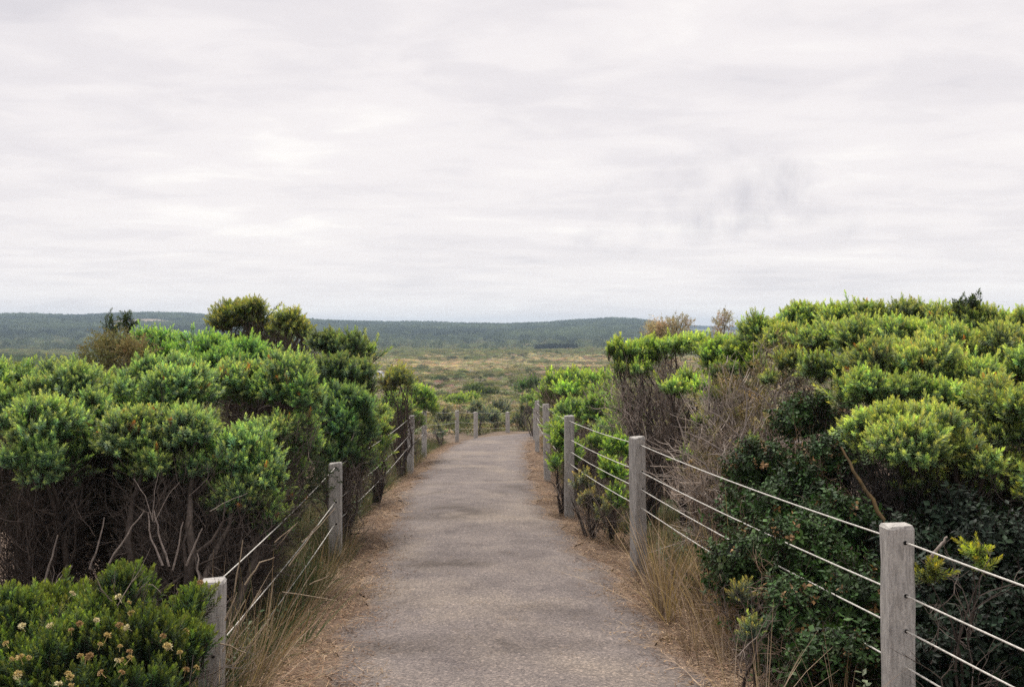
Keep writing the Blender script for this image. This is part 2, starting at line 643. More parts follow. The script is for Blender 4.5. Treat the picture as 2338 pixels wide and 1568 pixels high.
# ground material
M_ground, n, l, out = new_mat('ground_soil')
t = N(n, 'ShaderNodeTexCoord')
g1 = noise_tex(n, l, t.outputs['Object'], 1.6, 6, 0.6)
g2 = noise_tex(n, l, t.outputs['Object'], 42, 5, 0.7)
g3 = noise_tex(n, l, t.outputs['Object'], 0.03, 6, 0.6)
soil = ramp(n, l, g1, [(0.3, (0.105, 0.076, 0.060)), (0.5, (0.175, 0.128, 0.098)), (0.7, (0.25, 0.19, 0.145))], 'LINEAR')
soil = mixc(n, l, 0.65, soil, ramp(n, l, g2, [(0.25, (0.25, 0.22, 0.2)), (0.5, (0.9, 0.9, 0.9)), (0.75, (1.5, 1.4, 1.3))], 'LINEAR'), 'MULTIPLY')
heath = ramp(n, l, g3, [(0.35, (0.10, 0.10, 0.055)), (0.5, (0.17, 0.145, 0.10)), (0.65, (0.13, 0.125, 0.075))], 'LINEAR')
sp_ = N(n, 'ShaderNodeSeparateXYZ')
l.new(t.outputs['Object'], sp_.inputs[0])
ln = N(n, 'ShaderNodeVectorMath', operation='LENGTH')
l.new(t.outputs['Object'], ln.inputs[0])
mr = N(n, 'ShaderNodeMapRange')
l.new(ln.outputs['Value'], mr.inputs[0])
mr.inputs[1].default_value, mr.inputs[2].default_value = 30, 60
gc = mixc(n, l, mr.outputs[0], soil, heath)
l.new(principled(n, l, gc, 0.95, 0.1, g2, 0.7, 0.02), out.inputs[0])
ground = obj('ground', mesh_from('ground', GV, GF, [M_ground], smooth=True))
ground['kind'] = 'structure'

# ------------------------------------------------------------------ path
pts_c = [(1.0, -8), (0.72, -6), (0.34, 0), (0.2, 2), (0.045, 4.5), (-0.06, 6), (-0.26, 9.1), (-0.43, 11.5), (-0.60, 14), (-0.65, 17), (-0.65, 20),
         (-0.68, 23), (-0.66, 26), (-0.55, 28.5), (-0.2, 31), (0.6, 32.8), (1.9, 33.7), (3.6, 34.0), (6, 33.9), (10, 33.5)]
pc = np.array(pts_c, float)
# resample
seg = np.concatenate([[0], np.cumsum(np.linalg.norm(np.diff(pc, axis=0), axis=1))])
sl = np.arange(0, seg[-1], 0.12)
cxs, cys = np.interp(sl, seg, pc[:, 0]), np.interp(sl, seg, pc[:, 1])
ks = np.ones(15) / 15
cxs = np.convolve(np.pad(cxs, 7, mode='edge'), ks, 'valid')
cys = np.convolve(np.pad(cys, 7, mode='edge'), ks, 'valid')
tx, ty = np.gradient(cxs), np.gradient(cys)
tl = np.hypot(tx, ty)
nx, ny = ty / tl, -tx / tl            # right-hand normal
hw = np.interp(cys, _pw[:, 0], _pw[:, 1])
NC = 14
PV, PU = [], []
for i in range(len(cxs)):
    jl = 0.15 * mnoise.noise((0.0, sl[i] * 0.9, 3.3)) + 0.10 * mnoise.noise((0.0, sl[i] * 3.1, 8.3)) + 0.03 * mnoise.noise((1.0, sl[i] * 9, 1.3))
    jr = 0.15 * mnoise.noise((0.0, sl[i] * 0.9, 13.3)) + 0.11 * mnoise.noise((0.0, sl[i] * 3.1, 18.3)) + 0.03 * mnoise.noise((1.0, sl[i] * 9, 11.3))
    for j in range(NC + 1):
        u = -1 + 2 * j / NC
        w = hw[i] + (jl if u < 0 else jr) * abs(u)
        x, y = cxs[i] + nx[i] * u * w, cys[i] + ny[i] * u * w
        PV.append((x, y, 0))
        PU.append(abs(u))
PV = np.array(PV)
zc = ground_z(PV[:, 0], PV[:, 1])
zmid = ground_z(np.repeat(cxs, NC + 1), np.repeat(cys, NC + 1))
PU = np.array(PU)
edge_w = sstep(0.75, 1.0, PU)
PV[:, 2] = (zmid * (1 - edge_w) + np.maximum(zc, zmid - 0.03) * edge_w) + 0.03 * (1 - PU ** 2) + 0.012
PV[:, 2] = np.maximum(PV[:, 2], zc + 0.004)
PF = []
for i in range(len(cxs) - 1):
    for j in range(NC):
        a = i * (NC + 1) + j
        PF.append((a, a + 1, a + NC + 2, a + NC + 1))
M_path, n, l, out = new_mat('path_asphalt')
t = N(n, 'ShaderNodeTexCoord')
ea = N(n, 'ShaderNodeAttribute', attribute_type='GEOMETRY', attribute_name='edge')
mpp = N(n, 'ShaderNodeMapping')
l.new(t.outputs['Object'], mpp.inputs[0])
mpp.inputs['Scale'].default_value = (1.0, 0.75, 1)
big = noise_tex(n, l, mpp.outputs[0], 0.75, 4, 0.55, 0.4)
mid = noise_tex(n, l, mpp.outputs[0], 2.6, 5, 0.6, 0.3)
grit = noise_tex(n, l, t.outputs['Object'], 70, 4, 0.95)
grit2 = noise_tex(n, l, t.outputs['Object'], 60, 4, 0.75)
asphalt = ramp(n, l, mid, [(0.3, (0.128, 0.111, 0.107)), (0.5, (0.170, 0.148, 0.141)), (0.7, (0.204, 0.177, 0.164))], 'LINEAR')
sand = ramp(n, l, mid, [(0.3, (0.210, 0.178, 0.153)), (0.7, (0.268, 0.227, 0.190))], 'LINEAR')
sf = math_node(n, l, 'MULTIPLY', math_node(n, l, 'SUBTRACT', big, 0.46, True), 5.0, True)
c1 = mixc(n, l, math_node(n, l, 'MULTIPLY', sf, 0.75), asphalt, sand)
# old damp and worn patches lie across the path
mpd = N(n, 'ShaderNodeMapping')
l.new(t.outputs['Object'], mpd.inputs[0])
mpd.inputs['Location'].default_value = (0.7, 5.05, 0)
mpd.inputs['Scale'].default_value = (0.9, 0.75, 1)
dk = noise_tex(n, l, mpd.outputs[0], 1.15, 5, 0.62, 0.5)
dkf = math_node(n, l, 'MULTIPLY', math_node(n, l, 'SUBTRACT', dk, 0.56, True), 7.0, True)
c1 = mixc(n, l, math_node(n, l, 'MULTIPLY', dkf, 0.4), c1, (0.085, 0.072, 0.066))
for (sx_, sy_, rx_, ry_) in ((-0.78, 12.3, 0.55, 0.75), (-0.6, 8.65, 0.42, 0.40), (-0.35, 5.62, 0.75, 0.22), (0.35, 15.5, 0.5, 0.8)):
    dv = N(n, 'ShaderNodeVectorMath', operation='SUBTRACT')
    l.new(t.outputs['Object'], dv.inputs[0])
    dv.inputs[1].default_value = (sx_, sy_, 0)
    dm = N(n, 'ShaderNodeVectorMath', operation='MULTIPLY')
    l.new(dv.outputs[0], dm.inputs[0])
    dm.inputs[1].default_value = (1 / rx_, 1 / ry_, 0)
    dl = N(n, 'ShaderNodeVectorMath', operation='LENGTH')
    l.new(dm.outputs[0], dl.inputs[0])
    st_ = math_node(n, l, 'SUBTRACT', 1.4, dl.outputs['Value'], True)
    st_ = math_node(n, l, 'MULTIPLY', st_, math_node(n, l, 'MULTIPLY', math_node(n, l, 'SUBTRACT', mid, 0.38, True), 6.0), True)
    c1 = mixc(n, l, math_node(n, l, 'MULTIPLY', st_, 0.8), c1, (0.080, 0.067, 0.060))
# bare dark tar and brown soil along the crumbling edges
en = math_node(n, l, 'ADD', ea.outputs['Fac'], math_node(n, l, 'MULTIPLY', math_node(n, l, 'SUBTRACT', mid, 0.5), 0.45))
ef = math_node(n, l, 'MULTIPLY', math_node(n, l, 'SUBTRACT', en, 0.74, True), 6.0, True)
c1 = mixc(n, l, math_node(n, l, 'MULTIPLY', ef, 0.7), c1, (0.13, 0.108, 0.098))
ef2 = math_node(n, l, 'MULTIPLY', math_node(n, l, 'SUBTRACT', en, 0.93, True), 9.0, True)
c1 = mixc(n, l, math_node(n, l, 'MULTIPLY', ef2, 0.9), c1, (0.23, 0.165, 0.115))
gr = ramp(n, l, grit, [(0.34, (0.35, 0.35, 0.38)), (0.5, (0.98, 0.97, 0.97)), (0.66, (1.9, 1.8, 1.7))], 'LINEAR')
c1 = mixc(n, l, 0.8, c1, gr, 'MULTIPLY')
g3_ = N(n, 'ShaderNodeTexVoronoi')
g3_.inputs['Scale'].default_value = 85
l.new(t.outputs['Object'], g3_.inputs['Vector'])
sg = N(n, 'ShaderNodeSeparateColor')
l.new(g3_.outputs['Color'], sg.inputs[0])
c1 = mixc(n, l, 0.75, c1, ramp(n, l, sg.outputs[0], [(0.0, (0.6, 0.6, 0.62)), (0.6, (0.95, 0.95, 0.95)), (0.9, (1.25, 1.22, 1.18)), (1.0, (1.9, 1.8, 1.7))], 'LINEAR'), 'MULTIPLY')
gr2 = ramp(n, l, grit2, [(0.3, (0.8, 0.8, 0.8)), (0.7, (1.2, 1.2, 1.2))], 'LINEAR')
c1 = mixc(n, l, 0.7, c1, gr2, 'MULTIPLY')
hgt = math_node(n, l, 'ADD', math_node(n, l, 'MULTIPLY', grit, 0.6), math_node(n, l, 'MULTIPLY', grit2, 0.6))
l.new(principled(n, l, c1, 0.92, 0.15, hgt, 0.7, 0.008), out.inputs[0])
path = obj('path', mesh_from('path', PV, PF, [M_path], attrs={'edge': ('POINT', 'FLOAT', PU)}, smooth=True))
path['kind'] = 'structure'

# ------------------------------------------------------------------ far field on the hill
fv, ff = [], []
NX, NY = 30, 8
for i in range(NX + 1):
    px = 212 + (415 - 212) * i / NX
    f = i / NX
    ytop = 742 - 13 * math.sin(min(1, f * 1.25 + 0.06) * math.pi * 0.5) * (1 if f < 0.6 else 1 - ((f - 0.6) / 0.4) ** 2) 
    ybot = 742.5
    rs_ = np.linspace(700, 1500, 400)
    xs = (px - CX) / F * rs_
    zs = ground_z(xs, rs_)
    yp = HY - (zs - EYE) / rs_ * F
    for j in range(NY + 1):
        yt = ybot + (ytop - ybot) * j / NY
        k = int(np.argmax(yp < yt)) if (yp < yt).any() else 399
        fv.append((xs[k], rs_[k], zs[k] + 0.6))
for i in range(NX):
    for j in range(NY):
        a = i * (NY + 1) + j
        ff.append((a, a + NY + 1, a + NY + 2, a + 1))
fv = np.array(fv)
M_field, n, l, out = new_mat('dry_paddock')
t = N(n, 'ShaderNodeTexCoord')
f1 = noise_tex(n, l, t.outputs['Object'], 0.03, 5, 0.6)
fc = ramp(n, l, f1, [(0.3, (0.21, 0.165, 0.125)), (0.7, (0.31, 0.25, 0.185))], 'LINEAR')
l.new(principled(n, l, fc, 0.95, 0.05), out.inputs[0])
field = obj('field', mesh_from('field', fv, ff, [M_field], smooth=True))
field['kind'] = 'structure'
field_px = (212, 415)

# ------------------------------------------------------------------ far wood on the hills, heath on the plain
def noise2(x, y, s, o=0.0):
    return np.array([mnoise.noise((a / s + o, b / s - o, o)) for a, b in zip(x, y)])


def polar_points(r0, r1, cell, half_deg, jitter=0.5):
    out_ = []
    r = r0
    while r < r1:
        c = cell(r)
        m = int(2 * math.radians(half_deg) * r / c)
        a = -math.radians(half_deg) + 2 * math.radians(half_deg) * (np.arange(m) + RS.rand(m)) / m
        q = r + c * (RS.rand(m) - 0.5)
        out_.append(np.stack([q * np.sin(a), q * np.cos(a)], 1))
        r += c
    return np.concatenate(out_)


def proj_y(x, y, z):
    return HY - (z - EYE) / y * F


def proj_x(x, y):
    return CX + x / y * F


W = polar_points(560, 1530, lambda r: 5.0 + max(0, r - 640) / 250, 30)
wz = ground_z(W[:, 0], W[:, 1])
wpx, wpy = proj_x(W[:, 0], W[:, 1]), proj_y(W[:, 0], W[:, 1], wz)
infield = (wpx > 205) & (wpx < 420) & (np.abs(W[:, 1]) < 1500)
fx0 = fv[:, 0].reshape(NX + 1, NY + 1)
fd0, fd1 = fv[:, 1].reshape(NX + 1, NY + 1)[:, 0], fv[:, 1].reshape(NX + 1, NY + 1)[:, -1]
fi = np.clip(((wpx - 212) / (415 - 212) * NX).astype(int), 0, NX)
infield &= (W[:, 1] > fd0[fi] - 12) & (W[:, 1] < fd1[fi] + 3)
prob = sstep(720, 1040, np.hypot(W[:, 0], W[:, 1]) + 60 * noise2(W[:, 0], W[:, 1], 90.0, 3.0))
keep = (~infield) & (RS.rand(len(W)) < 0.04 + 0.96 * prob)
W, wz = W[keep], wz[keep]
nzv = noise2(W[:, 0], W[:, 1], 110.0, 2.0)
nzf = noise2(W[:, 0], W[:, 1], 33.0, 5.0)
hs_ = (3.8 + 1.8 * RS.rand(len(W)) + 1.2 * np.clip(nzv, -1, 1)) * 0.9
tint = np.array([0.10, 0.125, 0.088])[None] * np.clip(1 + 0.75 * nzv + 0.7 * nzf + 0.25 * RS.randn(len(W)), 0.3, 3)[:, None]
tint[:, 0] += 0.012 * np.clip(nzf, 0, 1)
wood = scatter('wood', crowns, np.stack([W[:, 0], W[:, 1], wz - 0.3], 1), np.tile((0, 0, 1.0), (len(W), 1)),
               np.stack([hs_ * 0.9, hs_ * 0.9, hs_], 1), tint)
tag(wood, 'dark blue green wood covering the low hills along the horizon', 'wood')
W2 = polar_points(2200, 2420, lambda r: 9.0, 30)
w2z = ground_z(W2[:, 0], W2[:, 1])
t2 = np.array([0.05, 0.058, 0.036])[None] * (1 + 0.25 * RS.randn(len(W2)))[:, None]
wood2 = scatter('wood', crowns, np.stack([W2[:, 0], W2[:, 1], w2z - 0.3], 1), np.tile((0, 0, 1.0), (len(W2), 1)),
                4.5 + 1.5 * RS.rand(len(W2)), t2)
tag(wood2, 'thin dark wooded ridge behind the hill, farthest on the right', 'wood')

Hh = polar_points(37, 900, lambda r: 0.72 + r / 185.0, 30)
hr = np.hypot(Hh[:, 0], Hh[:, 1])
hz_ = ground_z(Hh[:, 0], Hh[:, 1])
hn1 = noise2(Hh[:, 0], Hh[:, 1], 26.0, 1.0) + 0.5 * noise2(Hh[:, 0], Hh[:, 1], 9.0, 6.0)
hn2 = noise2(Hh[:, 0], Hh[:, 1], 14.0, 9.0)
hpx = proj_x(Hh[:, 0], Hh[:, 1])
C_green, C_tan, C_mauve, C_dark = np.array([.24, .25, .13]), np.array([.50, .435, .315]), np.array([.36, .315, .275]), np.array([.095, .12, .065])
tanw = np.exp(-((hr - 320) / 85) ** 2) * 0.75 * (0.35 + 0.65 * sstep(300, 800, hpx)) + 0.18
greenw = 0.55 + 0.5 * sstep(370, 520, hr) + 0.35 * np.exp(-((hr - 60) / 25) ** 2)
mauvew = 0.45 * np.exp(-((hr - 150) / 110) ** 2) + 0.12
darkw = 0.12 + 0.35 * sstep(600, 200, hpx) + 0.10 * sstep(450, 700, hr)
lw = np.stack([greenw + 0.55 * hn1, tanw - 0.35 * hn1 + 0.2 * hn2, mauvew - 0.45 * hn2, darkw + 0.35 * hn1 * (hn1 > .25)], 1)
lw = np.clip(lw + 0.30 * RS.gumbel(size=lw.shape) * 0.6, -1, 9)
typ_ = np.argmax(lw, 1)
pal = np.stack([C_green, C_tan, C_mauve, C_dark])
pal = pal * np.array([1.0, 1.0, 1.0])
fade = (0.6 * sstep(430, 840, hr))[:, None]
ht = (pal[typ_] * (1 - fade) + np.array([.115, .14, .078]) * fade) * (1 + 0.22 * RS.randn(len(Hh)))[:, None] * (1 + 0.08 * RS.randn(len(Hh), 3))
size = np.array([1.0, 0.8, 0.95, 1.1])[typ_] * (0.55 + hr / 330.0) * (0.7 + 0.6 * RS.rand(len(Hh)))
hgt_ = np.minimum(size * (0.75 + 0.3 * hn2), 2.2 + 0 * size) * np.array([.9, .8, .8, 1.15])[typ_]
posH = np.stack([Hh[:, 0], Hh[:, 1], hz_ - 0.05], 1)
sclH = np.stack([size, size, hgt_], 1)
# a gap in the heath where the car stands, and on the path's far bend
CAR = P(867, 861, 190)
okh = (np.abs(Hh[:, 0] - CAR[0]) > 4.5) | (np.abs(Hh[:, 1] - CAR[1]) > 5)
for sel, pr, nm, lb in (((typ_ != 1) & okh, clumps, 'heath', 'low olive and mauve heath spread over the plain beyond the path'),
                        ((typ_ == 1) & okh, clumps_spiky, 'dry_heath', 'pale tan tussocks scattered through the heath on the plain')):
    o = scatter(nm, pr, posH[sel], np.tile((0, 0, 1.0), (sel.sum(), 1)), sclH[sel], ht[sel])
    tag(o, lb, 'heath')

# ------------------------------------------------------------------ shrubs
def lobe_shoots(c, a, b, h, spacing, up_bias=0.55, zmin=-0.45, bump=0.16, seed=0.0, fill=0.45):
    area = 2 * math.pi * ((a * b) ** 0.8 * 0.5 + (a * h) ** 0.8 * 0.5) ** (1 / 0.8) * (1 - zmin) / 1.0 * 0.9
    n = int(area / spacing ** 2)
    n2 = int(n * fill)
    u = RS.normal(0, 1, (n + n2, 3))
    u /= np.linalg.norm(u, axis=1)[:, None]
    # fewer shoots underneath
    bad = u[:, 2] < zmin
    u[bad, 2] *= -1
    rr_ = 1 + bump * np.array([mnoise.noise((v[0] * 2.6 + seed, v[1] * 2.6, v[2] * 2.6 - seed)) * 1.3 + 0.6 * mnoise.noise((v[0] * 6 + seed, v[1] * 6, v[2] * 6)) for v in u])
    lay = np.where(np.arange(n + n2) < n, 0.93 + 0.07 * RS.rand(n + n2), 0.5 + 0.4 * RS.rand(n + n2))
    p = np.asarray(c)[None] + u * (rr_ * lay)[:, None] * np.maximum(np.array([a, b, h])[None] - 0.035, 0.02)
    nrm = u / np.array([a, b, h])[None]
    nrm /= np.linalg.norm(nrm, axis=1)[:, None]
    ax = nrm * (1 - up_bias) + np.array([0, 0, up_bias])[None] + 0.22 * RS.normal(0, 1, p.shape)
    ax /= np.linalg.norm(ax, axis=1)[:, None]
    return p, ax, lay


def sub_lobes(c, a, b, h, r_sub, seed):
    """Break one big dome into cauliflower heads on its upper surface."""
    n = max(4, int(2.7 * (a * b) / (r_sub ** 2)))
    res = []
    rs = np.random.RandomState(int(seed * 1000) % 99991)
    for i in range(n):
        f = (i + 0.5) / n
        z = 1 - 1.45 * f
        an = 2.39996 * i + rs.rand() * 0.9
        s_ = math.sqrt(max(0, 1 - z * z))
        rs_ = r_sub * (0.55 + 0.95 * rs.rand() ** 1.5)
        k = 0.80 + 0.28 * rs.rand()
        q = np.array([s_ * math.cos(an) * max(a - rs_ * 0.8, a * 0.4) * k, s_ * math.sin(an) * max(b - rs_ * 0.8, b * 0.4) * k, z * max(h - rs_ * 0.7, h * 0.3) * k])
        res.append((np.asarray(c) + q, rs_ * 1.1, rs_ * 1.1, rs_ * (0.8 + 0.25 * rs.rand())))
    return res


def stems_mesh(base, targets, r0, mat, wob=0.12, forks=3):
    b = MB()
    base = np.asarray(base, float)
    for tgt in targets:
        tgt = np.asarray(tgt, float)
        L = np.linalg.norm(tgt - base)
        b0 = base + np.array([rnd(-.05, .05), rnd(-.05, .05), 0])
        mids = []
        nseg = 7
        bow = np.array([rnd(-1, 1), rnd(-1, 1), rnd(-.1, .5)]) * wob * L
        for k in range(nseg + 1):
            t = k / nseg
            lateral = (tgt - b0)
            p = b0 + lateral * np.array([t ** 1.25, t ** 1.25, t ** 0.85]) + bow * math.sin(math.pi * t) + RS.normal(0, 0.012 * L, 3) * (0 < k < nseg)
            mids.append(p)
        rads = [r0 * (1 - 0.78 * k / nseg) for k in range(nseg + 1)]
        b.tube(mids, rads, 6, 0)
        for q in range(forks):
            k = RS.randint(1, nseg - 2)
            d = unit(RS.normal(0, 0.6, 3) + np.array((0, 0, 0.6)) + unit(tgt - b0) * 0.6)
            L2 = L * rnd(0.15, 0.35)
            pp, rr2 = [mids[k]], [rads[k] * 0.6]
            p = mids[k]
            for s_ in range(3):
                d = unit(d + RS.normal(0, 0.2, 3))
                p = p + d * L2 / 3
                p[2] = min(p[2], tgt[2] - 0.08)
                pp.append(p)
                rr2.append(rads[k] * 0.6 * (1 - 0.28 * (s_ + 1)))
            b.tube(pp, rr2, 4, 0)
    return mesh_from('stem', [v - base for v in b.V], b.F, [mat], smooth=True)


def shrub(name, label, cat, lobes, tint, base=None, spacing=0.036, shoot=0.86, protos=None, r_sub=0.13, up=0.5,
          var=0.18, twig_n=60, twig_tint=(0.19, 0.155, 0.135), bark=None, stem_r=0.022, back=True, nstem=6, group=None,
          twig_protos=None, twig_scl=1.0, dry=0.0, fill=0.4, zmin=-0.5, stem_wob=0.12, twig_f=(0.15, 0.83), ragged=0.30):
    """lobes: (x, y, rx, ry, depth) measured in the frame, turned here into domes with their own depth and size."""
    doms = []
    for (x, y, rx, ry, d) in lobes:
        c = P(x, y, d)
        a, h = 0.93 * rx / F * d, 0.93 * ry / F * d
        doms.append((c, a, max(a * 0.85, h * 0.8), h))
    if back:
        for (c, a, b, h) in list(doms):
            doms.append((c + np.array([rnd(-.2, .2) * a, b * 1.5, -0.35 * h]), a * 0.95, b, h * 0.9))
    cs = np.array([q[0] for q in doms])
    if base is None:
        m = cs.mean(0)
        base = np.array([m[0], m[1], 0.0])
        base[2] = gz(base[0], base[1]) - 0.03
    base = np.asarray(base, float)
    root = empty(name, base)
    tag(root, label, cat, group)
    pp, aa_, ss, tt = [], [], [], []
    tint = np.array(tint) * (np.array([1.2, 1.12, 1.35]) if protos is None else 1.0)
    for i, (c, a, b, h) in enumerate(doms):
        sd = 13.7 * i + 3.1 * len(label) + 0.37
        backl = back and i >= len(doms) // 2
        subs = sub_lobes(c, a, b, h, min(r_sub, a * 0.55), sd) if min(a, b, h) > r_sub * 0.8 else [(c, a, b, h)]
        lt = tint * (1 + 0.10 * RS.randn()) * (1 + 0.03 * RS.randn(3))
        sp = spacing * (1.5 if backl else 1.0)
        for (c2, a2, b2, h2) in subs:
            if len(subs) > 5 and RS.rand() < 0.14:
                continue
            p, ax, lay = lobe_shoots(c2, a2, b2, h2, sp, up, zmin, 0.30, sd + c2[0] * 7, fill)
            sc = shoot * (0.6 + 0.65 * RS.rand(len(p)) + 0.6 * RS.rand(len(p)) ** 5) * (1.35 if backl else 1.0)
            tn = lt[None] * (1 + var * RS.randn(len(p)))[:, None] * (1 + 0.07 * RS.randn(len(p), 3)) * (1 + 0.08 * RS.randn())
            if dry > 0:
                dm = RS.rand(len(p)) < dry
                tn[dm] = np.array([0.22, 0.13, 0.06]) * (0.7 + 0.6 * RS.rand(dm.sum()))[:, None]
            pp.append(p); aa_.append(ax); ss.append(sc); tt.append(tn)
        # heart of the dome
        n_in = int(40 * a * b / spacing ** 2 * 0.02)
        if n_in:
            u = RS.normal(0, 0.45, (n_in, 3)).clip(-0.8, 0.8)
            pp.append(c[None] + u * np.array([a, b, h])[None])
            ax = RS.normal(0, 0.6, (n_in, 3)) + np.array([0, 0, 0.6])
            aa_.append(ax / np.linalg.norm(ax, axis=1)[:, None])
            ss.append(shoot * (1.0 + 0.5 * RS.rand(n_in)))
            tt.append(lt[None] * 0.9 * (1 + var * RS.randn(n_in))[:, None])
    pp, aa_, ss, tt = np.concatenate(pp), np.concatenate(aa_), np.concatenate(ss), np.concatenate(tt)
    if ragged > 0:
        nv = np.array([mnoise.noise((v[0] / 0.17, v[1] / 0.17, v[2] / 0.17)) + 0.6 * mnoise.noise((v[0] / 0.42 + 5, v[1] / 0.42, v[2] / 0.42)) for v in pp])
        kr = nv > -ragged + 0.1 * RS.randn(len(pp))
        pp, aa_, ss, tt = pp[kr], aa_[kr], ss[kr], tt[kr]
    above = pp[:, 2] > ground_z(pp[:, 0], pp[:, 1]) + 0.02
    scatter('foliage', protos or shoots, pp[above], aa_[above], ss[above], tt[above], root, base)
    idx = list(range(len(doms)))
    idx.sort(key=lambda i_: np.linalg.norm(doms[i_][0] - base))
    tg = [doms[i][0] + np.array([0, 0, 0.1 * doms[i][3]]) for i in idx[:nstem]]
    st = obj('stem', stems_mesh(base, tg, stem_r, bark or M_bark, stem_wob), root)
    if twig_n:
        tp, ta, ts, tc_ = [], [], [], []
        for (c, a, b, h) in doms:
            k = max(4, int(twig_n * 0.5))
            f = twig_f[0] + (twig_f[1] - twig_f[0]) * RS.rand(k)[:, None]
            q = base[None] * (1 - f) + c[None] * f
            q[:, :2] += RS.normal(0, 0.42, (k, 2)) * np.array([a, b]) * (0.5 + f)
            q[:, 2] -= np.abs(RS.normal(0, 0.3, k)) * h
            tp.append(q)
            d = (c - base)[None] / np.linalg.norm(c - base) * 0.7 + RS.normal(0, 0.5, (k, 3)) + np.array([0, 0, 0.45])
            ta.append(d / np.linalg.norm(d, axis=1)[:, None])
            ts.append(twig_scl * (0.7 + 0.8 * RS.rand(k)))
            tc_.append(np.array(twig_tint)[None] * (0.55 + 0.9 * RS.rand(k))[:, None])
        tp = np.concatenate(tp)
        ok = tp[:, 2] > ground_z(tp[:, 0], tp[:, 1])
        scatter('twigs', twig_protos or twigs, tp[ok], np.concatenate(ta)[ok], np.concatenate(ts)[ok], np.concatenate(tc_)[ok], root, base)
    return root, doms


G_LEFT = (0.145, 0.270, 0.125)
G_BRIGHT = (0.185, 0.325, 0.105)
G_DARK = (0.105, 0.190, 0.092)
G_RIGHT = (0.172, 0.285, 0.112)
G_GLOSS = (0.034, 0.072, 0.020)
G_GREY = (0.13, 0.19, 0.14)


def on_ground(x, y, d):
    p = P(x, y, d)
    p[2] = gz(p[0], p[1]) - 0.03
    return p


# ---- left of the path, from near to far
fl_root, fl_doms = shrub('flowering_shrub', 'low flowering bush with pale straw coloured flower heads in the lower left corner', 'shrub', [
    (40, 1445, 110, 95, 4.2), (275, 1372, 70, 72, 4.25), (200, 1470, 120, 95, 4.1), (70, 1545, 150, 95, 4.0), (300, 1510, 125, 85, 4.05),
    (440, 1392, 26, 50, 4.5), (400, 1500, 40, 75, 4.3), (240, 1590, 170, 80, 3.9), (-120, 1500, 120, 120, 4.2)],
    (0.060, 0.112, 0.060), spacing=0.027, shoot=0.85, protos=shoots_fine, r_sub=0.13, up=0.72, twig_n=25, stem_r=0.012)
shrub('coastal_shrub', 'green rounded shrub cut by the left edge of the picture, over tangled bare branches', 'shrub', [
    (90, 985, 100, 85, 6.3), (140, 890, 100, 74, 7.0), (215, 950, 60, 85, 6.8), (5, 865, 50, 42, 7.2), (70, 1055, 80, 45, 6.1), (-90, 900, 90, 90, 6.8), (180, 1015, 60, 60, 6.6), (20, 940, 60, 60, 6.8), (110, 1085, 70, 40, 6.2)],
    G_LEFT, base=on_ground(80, 1330, 6.2), spacing=0.034, twig_n=120, stem_r=0.036, twig_tint=(0.09, 0.072, 0.062))
shrub('coastal_shrub', 'large green shrub with rounded domes behind the near left fence wire, dark crooked trunk below', 'shrub', [
    (365, 885, 125, 72, 7.1), (305, 1005, 85, 72, 6.5), (430, 990, 75, 62, 6.6), (555, 1045, 70, 85, 6.7), (610, 1090, 52, 85, 6.7), (650, 880, 78, 78, 7.7),
    (690, 905, 45, 55, 7.5), (692, 1005, 38, 70, 7.6), (560, 880, 75, 55, 7.9), (520, 1140, 62, 70, 6.7), (600, 1170, 58, 60, 6.75), (470, 1060, 50, 45, 6.8), (250, 1040, 50, 40, 6.8), (350, 950, 70, 40, 7.0), (640, 1000, 55, 60, 7.3), (672, 1080, 30, 40, 7.7), (550, 1225, 75, 65, 6.85), (610, 1215, 40, 55, 7.1), (630, 1140, 40, 60, 7.3), (330, 1070, 62, 42, 6.4), (535, 1150, 66, 60, 6.5), (596, 1195, 42, 52, 6.6), (440, 1075, 50, 38, 6.5)],
    G_LEFT, base=on_ground(415, 1390, 5.7), spacing=0.034, twig_n=110, twig_tint=(0.09, 0.072, 0.062), stem_r=0.04, nstem=9, stem_wob=0.2, dry=0.012)
shrub('bare_thicket', 'dark tangled thicket of bare twigs under the rounded left shrubs', 'thicket', [
    (60, 1180, 110, 110, 7.0), (210, 1160, 100, 100, 7.2), (340, 1150, 90, 90, 7.3), (470, 1170, 90, 90, 7.2), (600, 1150, 70, 90, 7.6), (680, 1090, 50, 70, 8.2), (150, 1060, 80, 60, 7.6), (480, 1070, 80, 50, 7.8)],
    (0.06, 0.075, 0.045), spacing=0.05, protos=drybits, shoot=1.2, r_sub=0.3, twig_n=330, twig_scl=1.2, twig_tint=(0.11, 0.088, 0.077), zmin=-0.9, fill=0.8, back=False, stem_r=0.02, nstem=8)
shrub('coastal_shrub', 'light green shrub in the second row on the left, below the far pale paddock', 'shrub', [
    (350, 800, 70, 32, 9.2), (470, 798, 62, 34, 8.8), (560, 815, 58, 40, 8.5), (480, 850, 95, 45, 8.2), (400, 825, 60, 30, 8.8)],
    (0.124, 0.268, 0.091), spacing=0.038, twig_n=70)
shrub('dry_shrub', 'thin grey brown shrub with few leaves among the green shrubs on the left', 'shrub', [
    (255, 812, 50, 30, 8.6), (225, 840, 40, 28, 8.4), (300, 822, 40, 28, 8.5)],
    (0.22, 0.22, 0.11), spacing=0.06, protos=drybits, shoot=0.9, twig_n=130, twig_tint=(0.34, 0.28, 0.25), fill=0.6, twig_f=(0.4, 0.92))
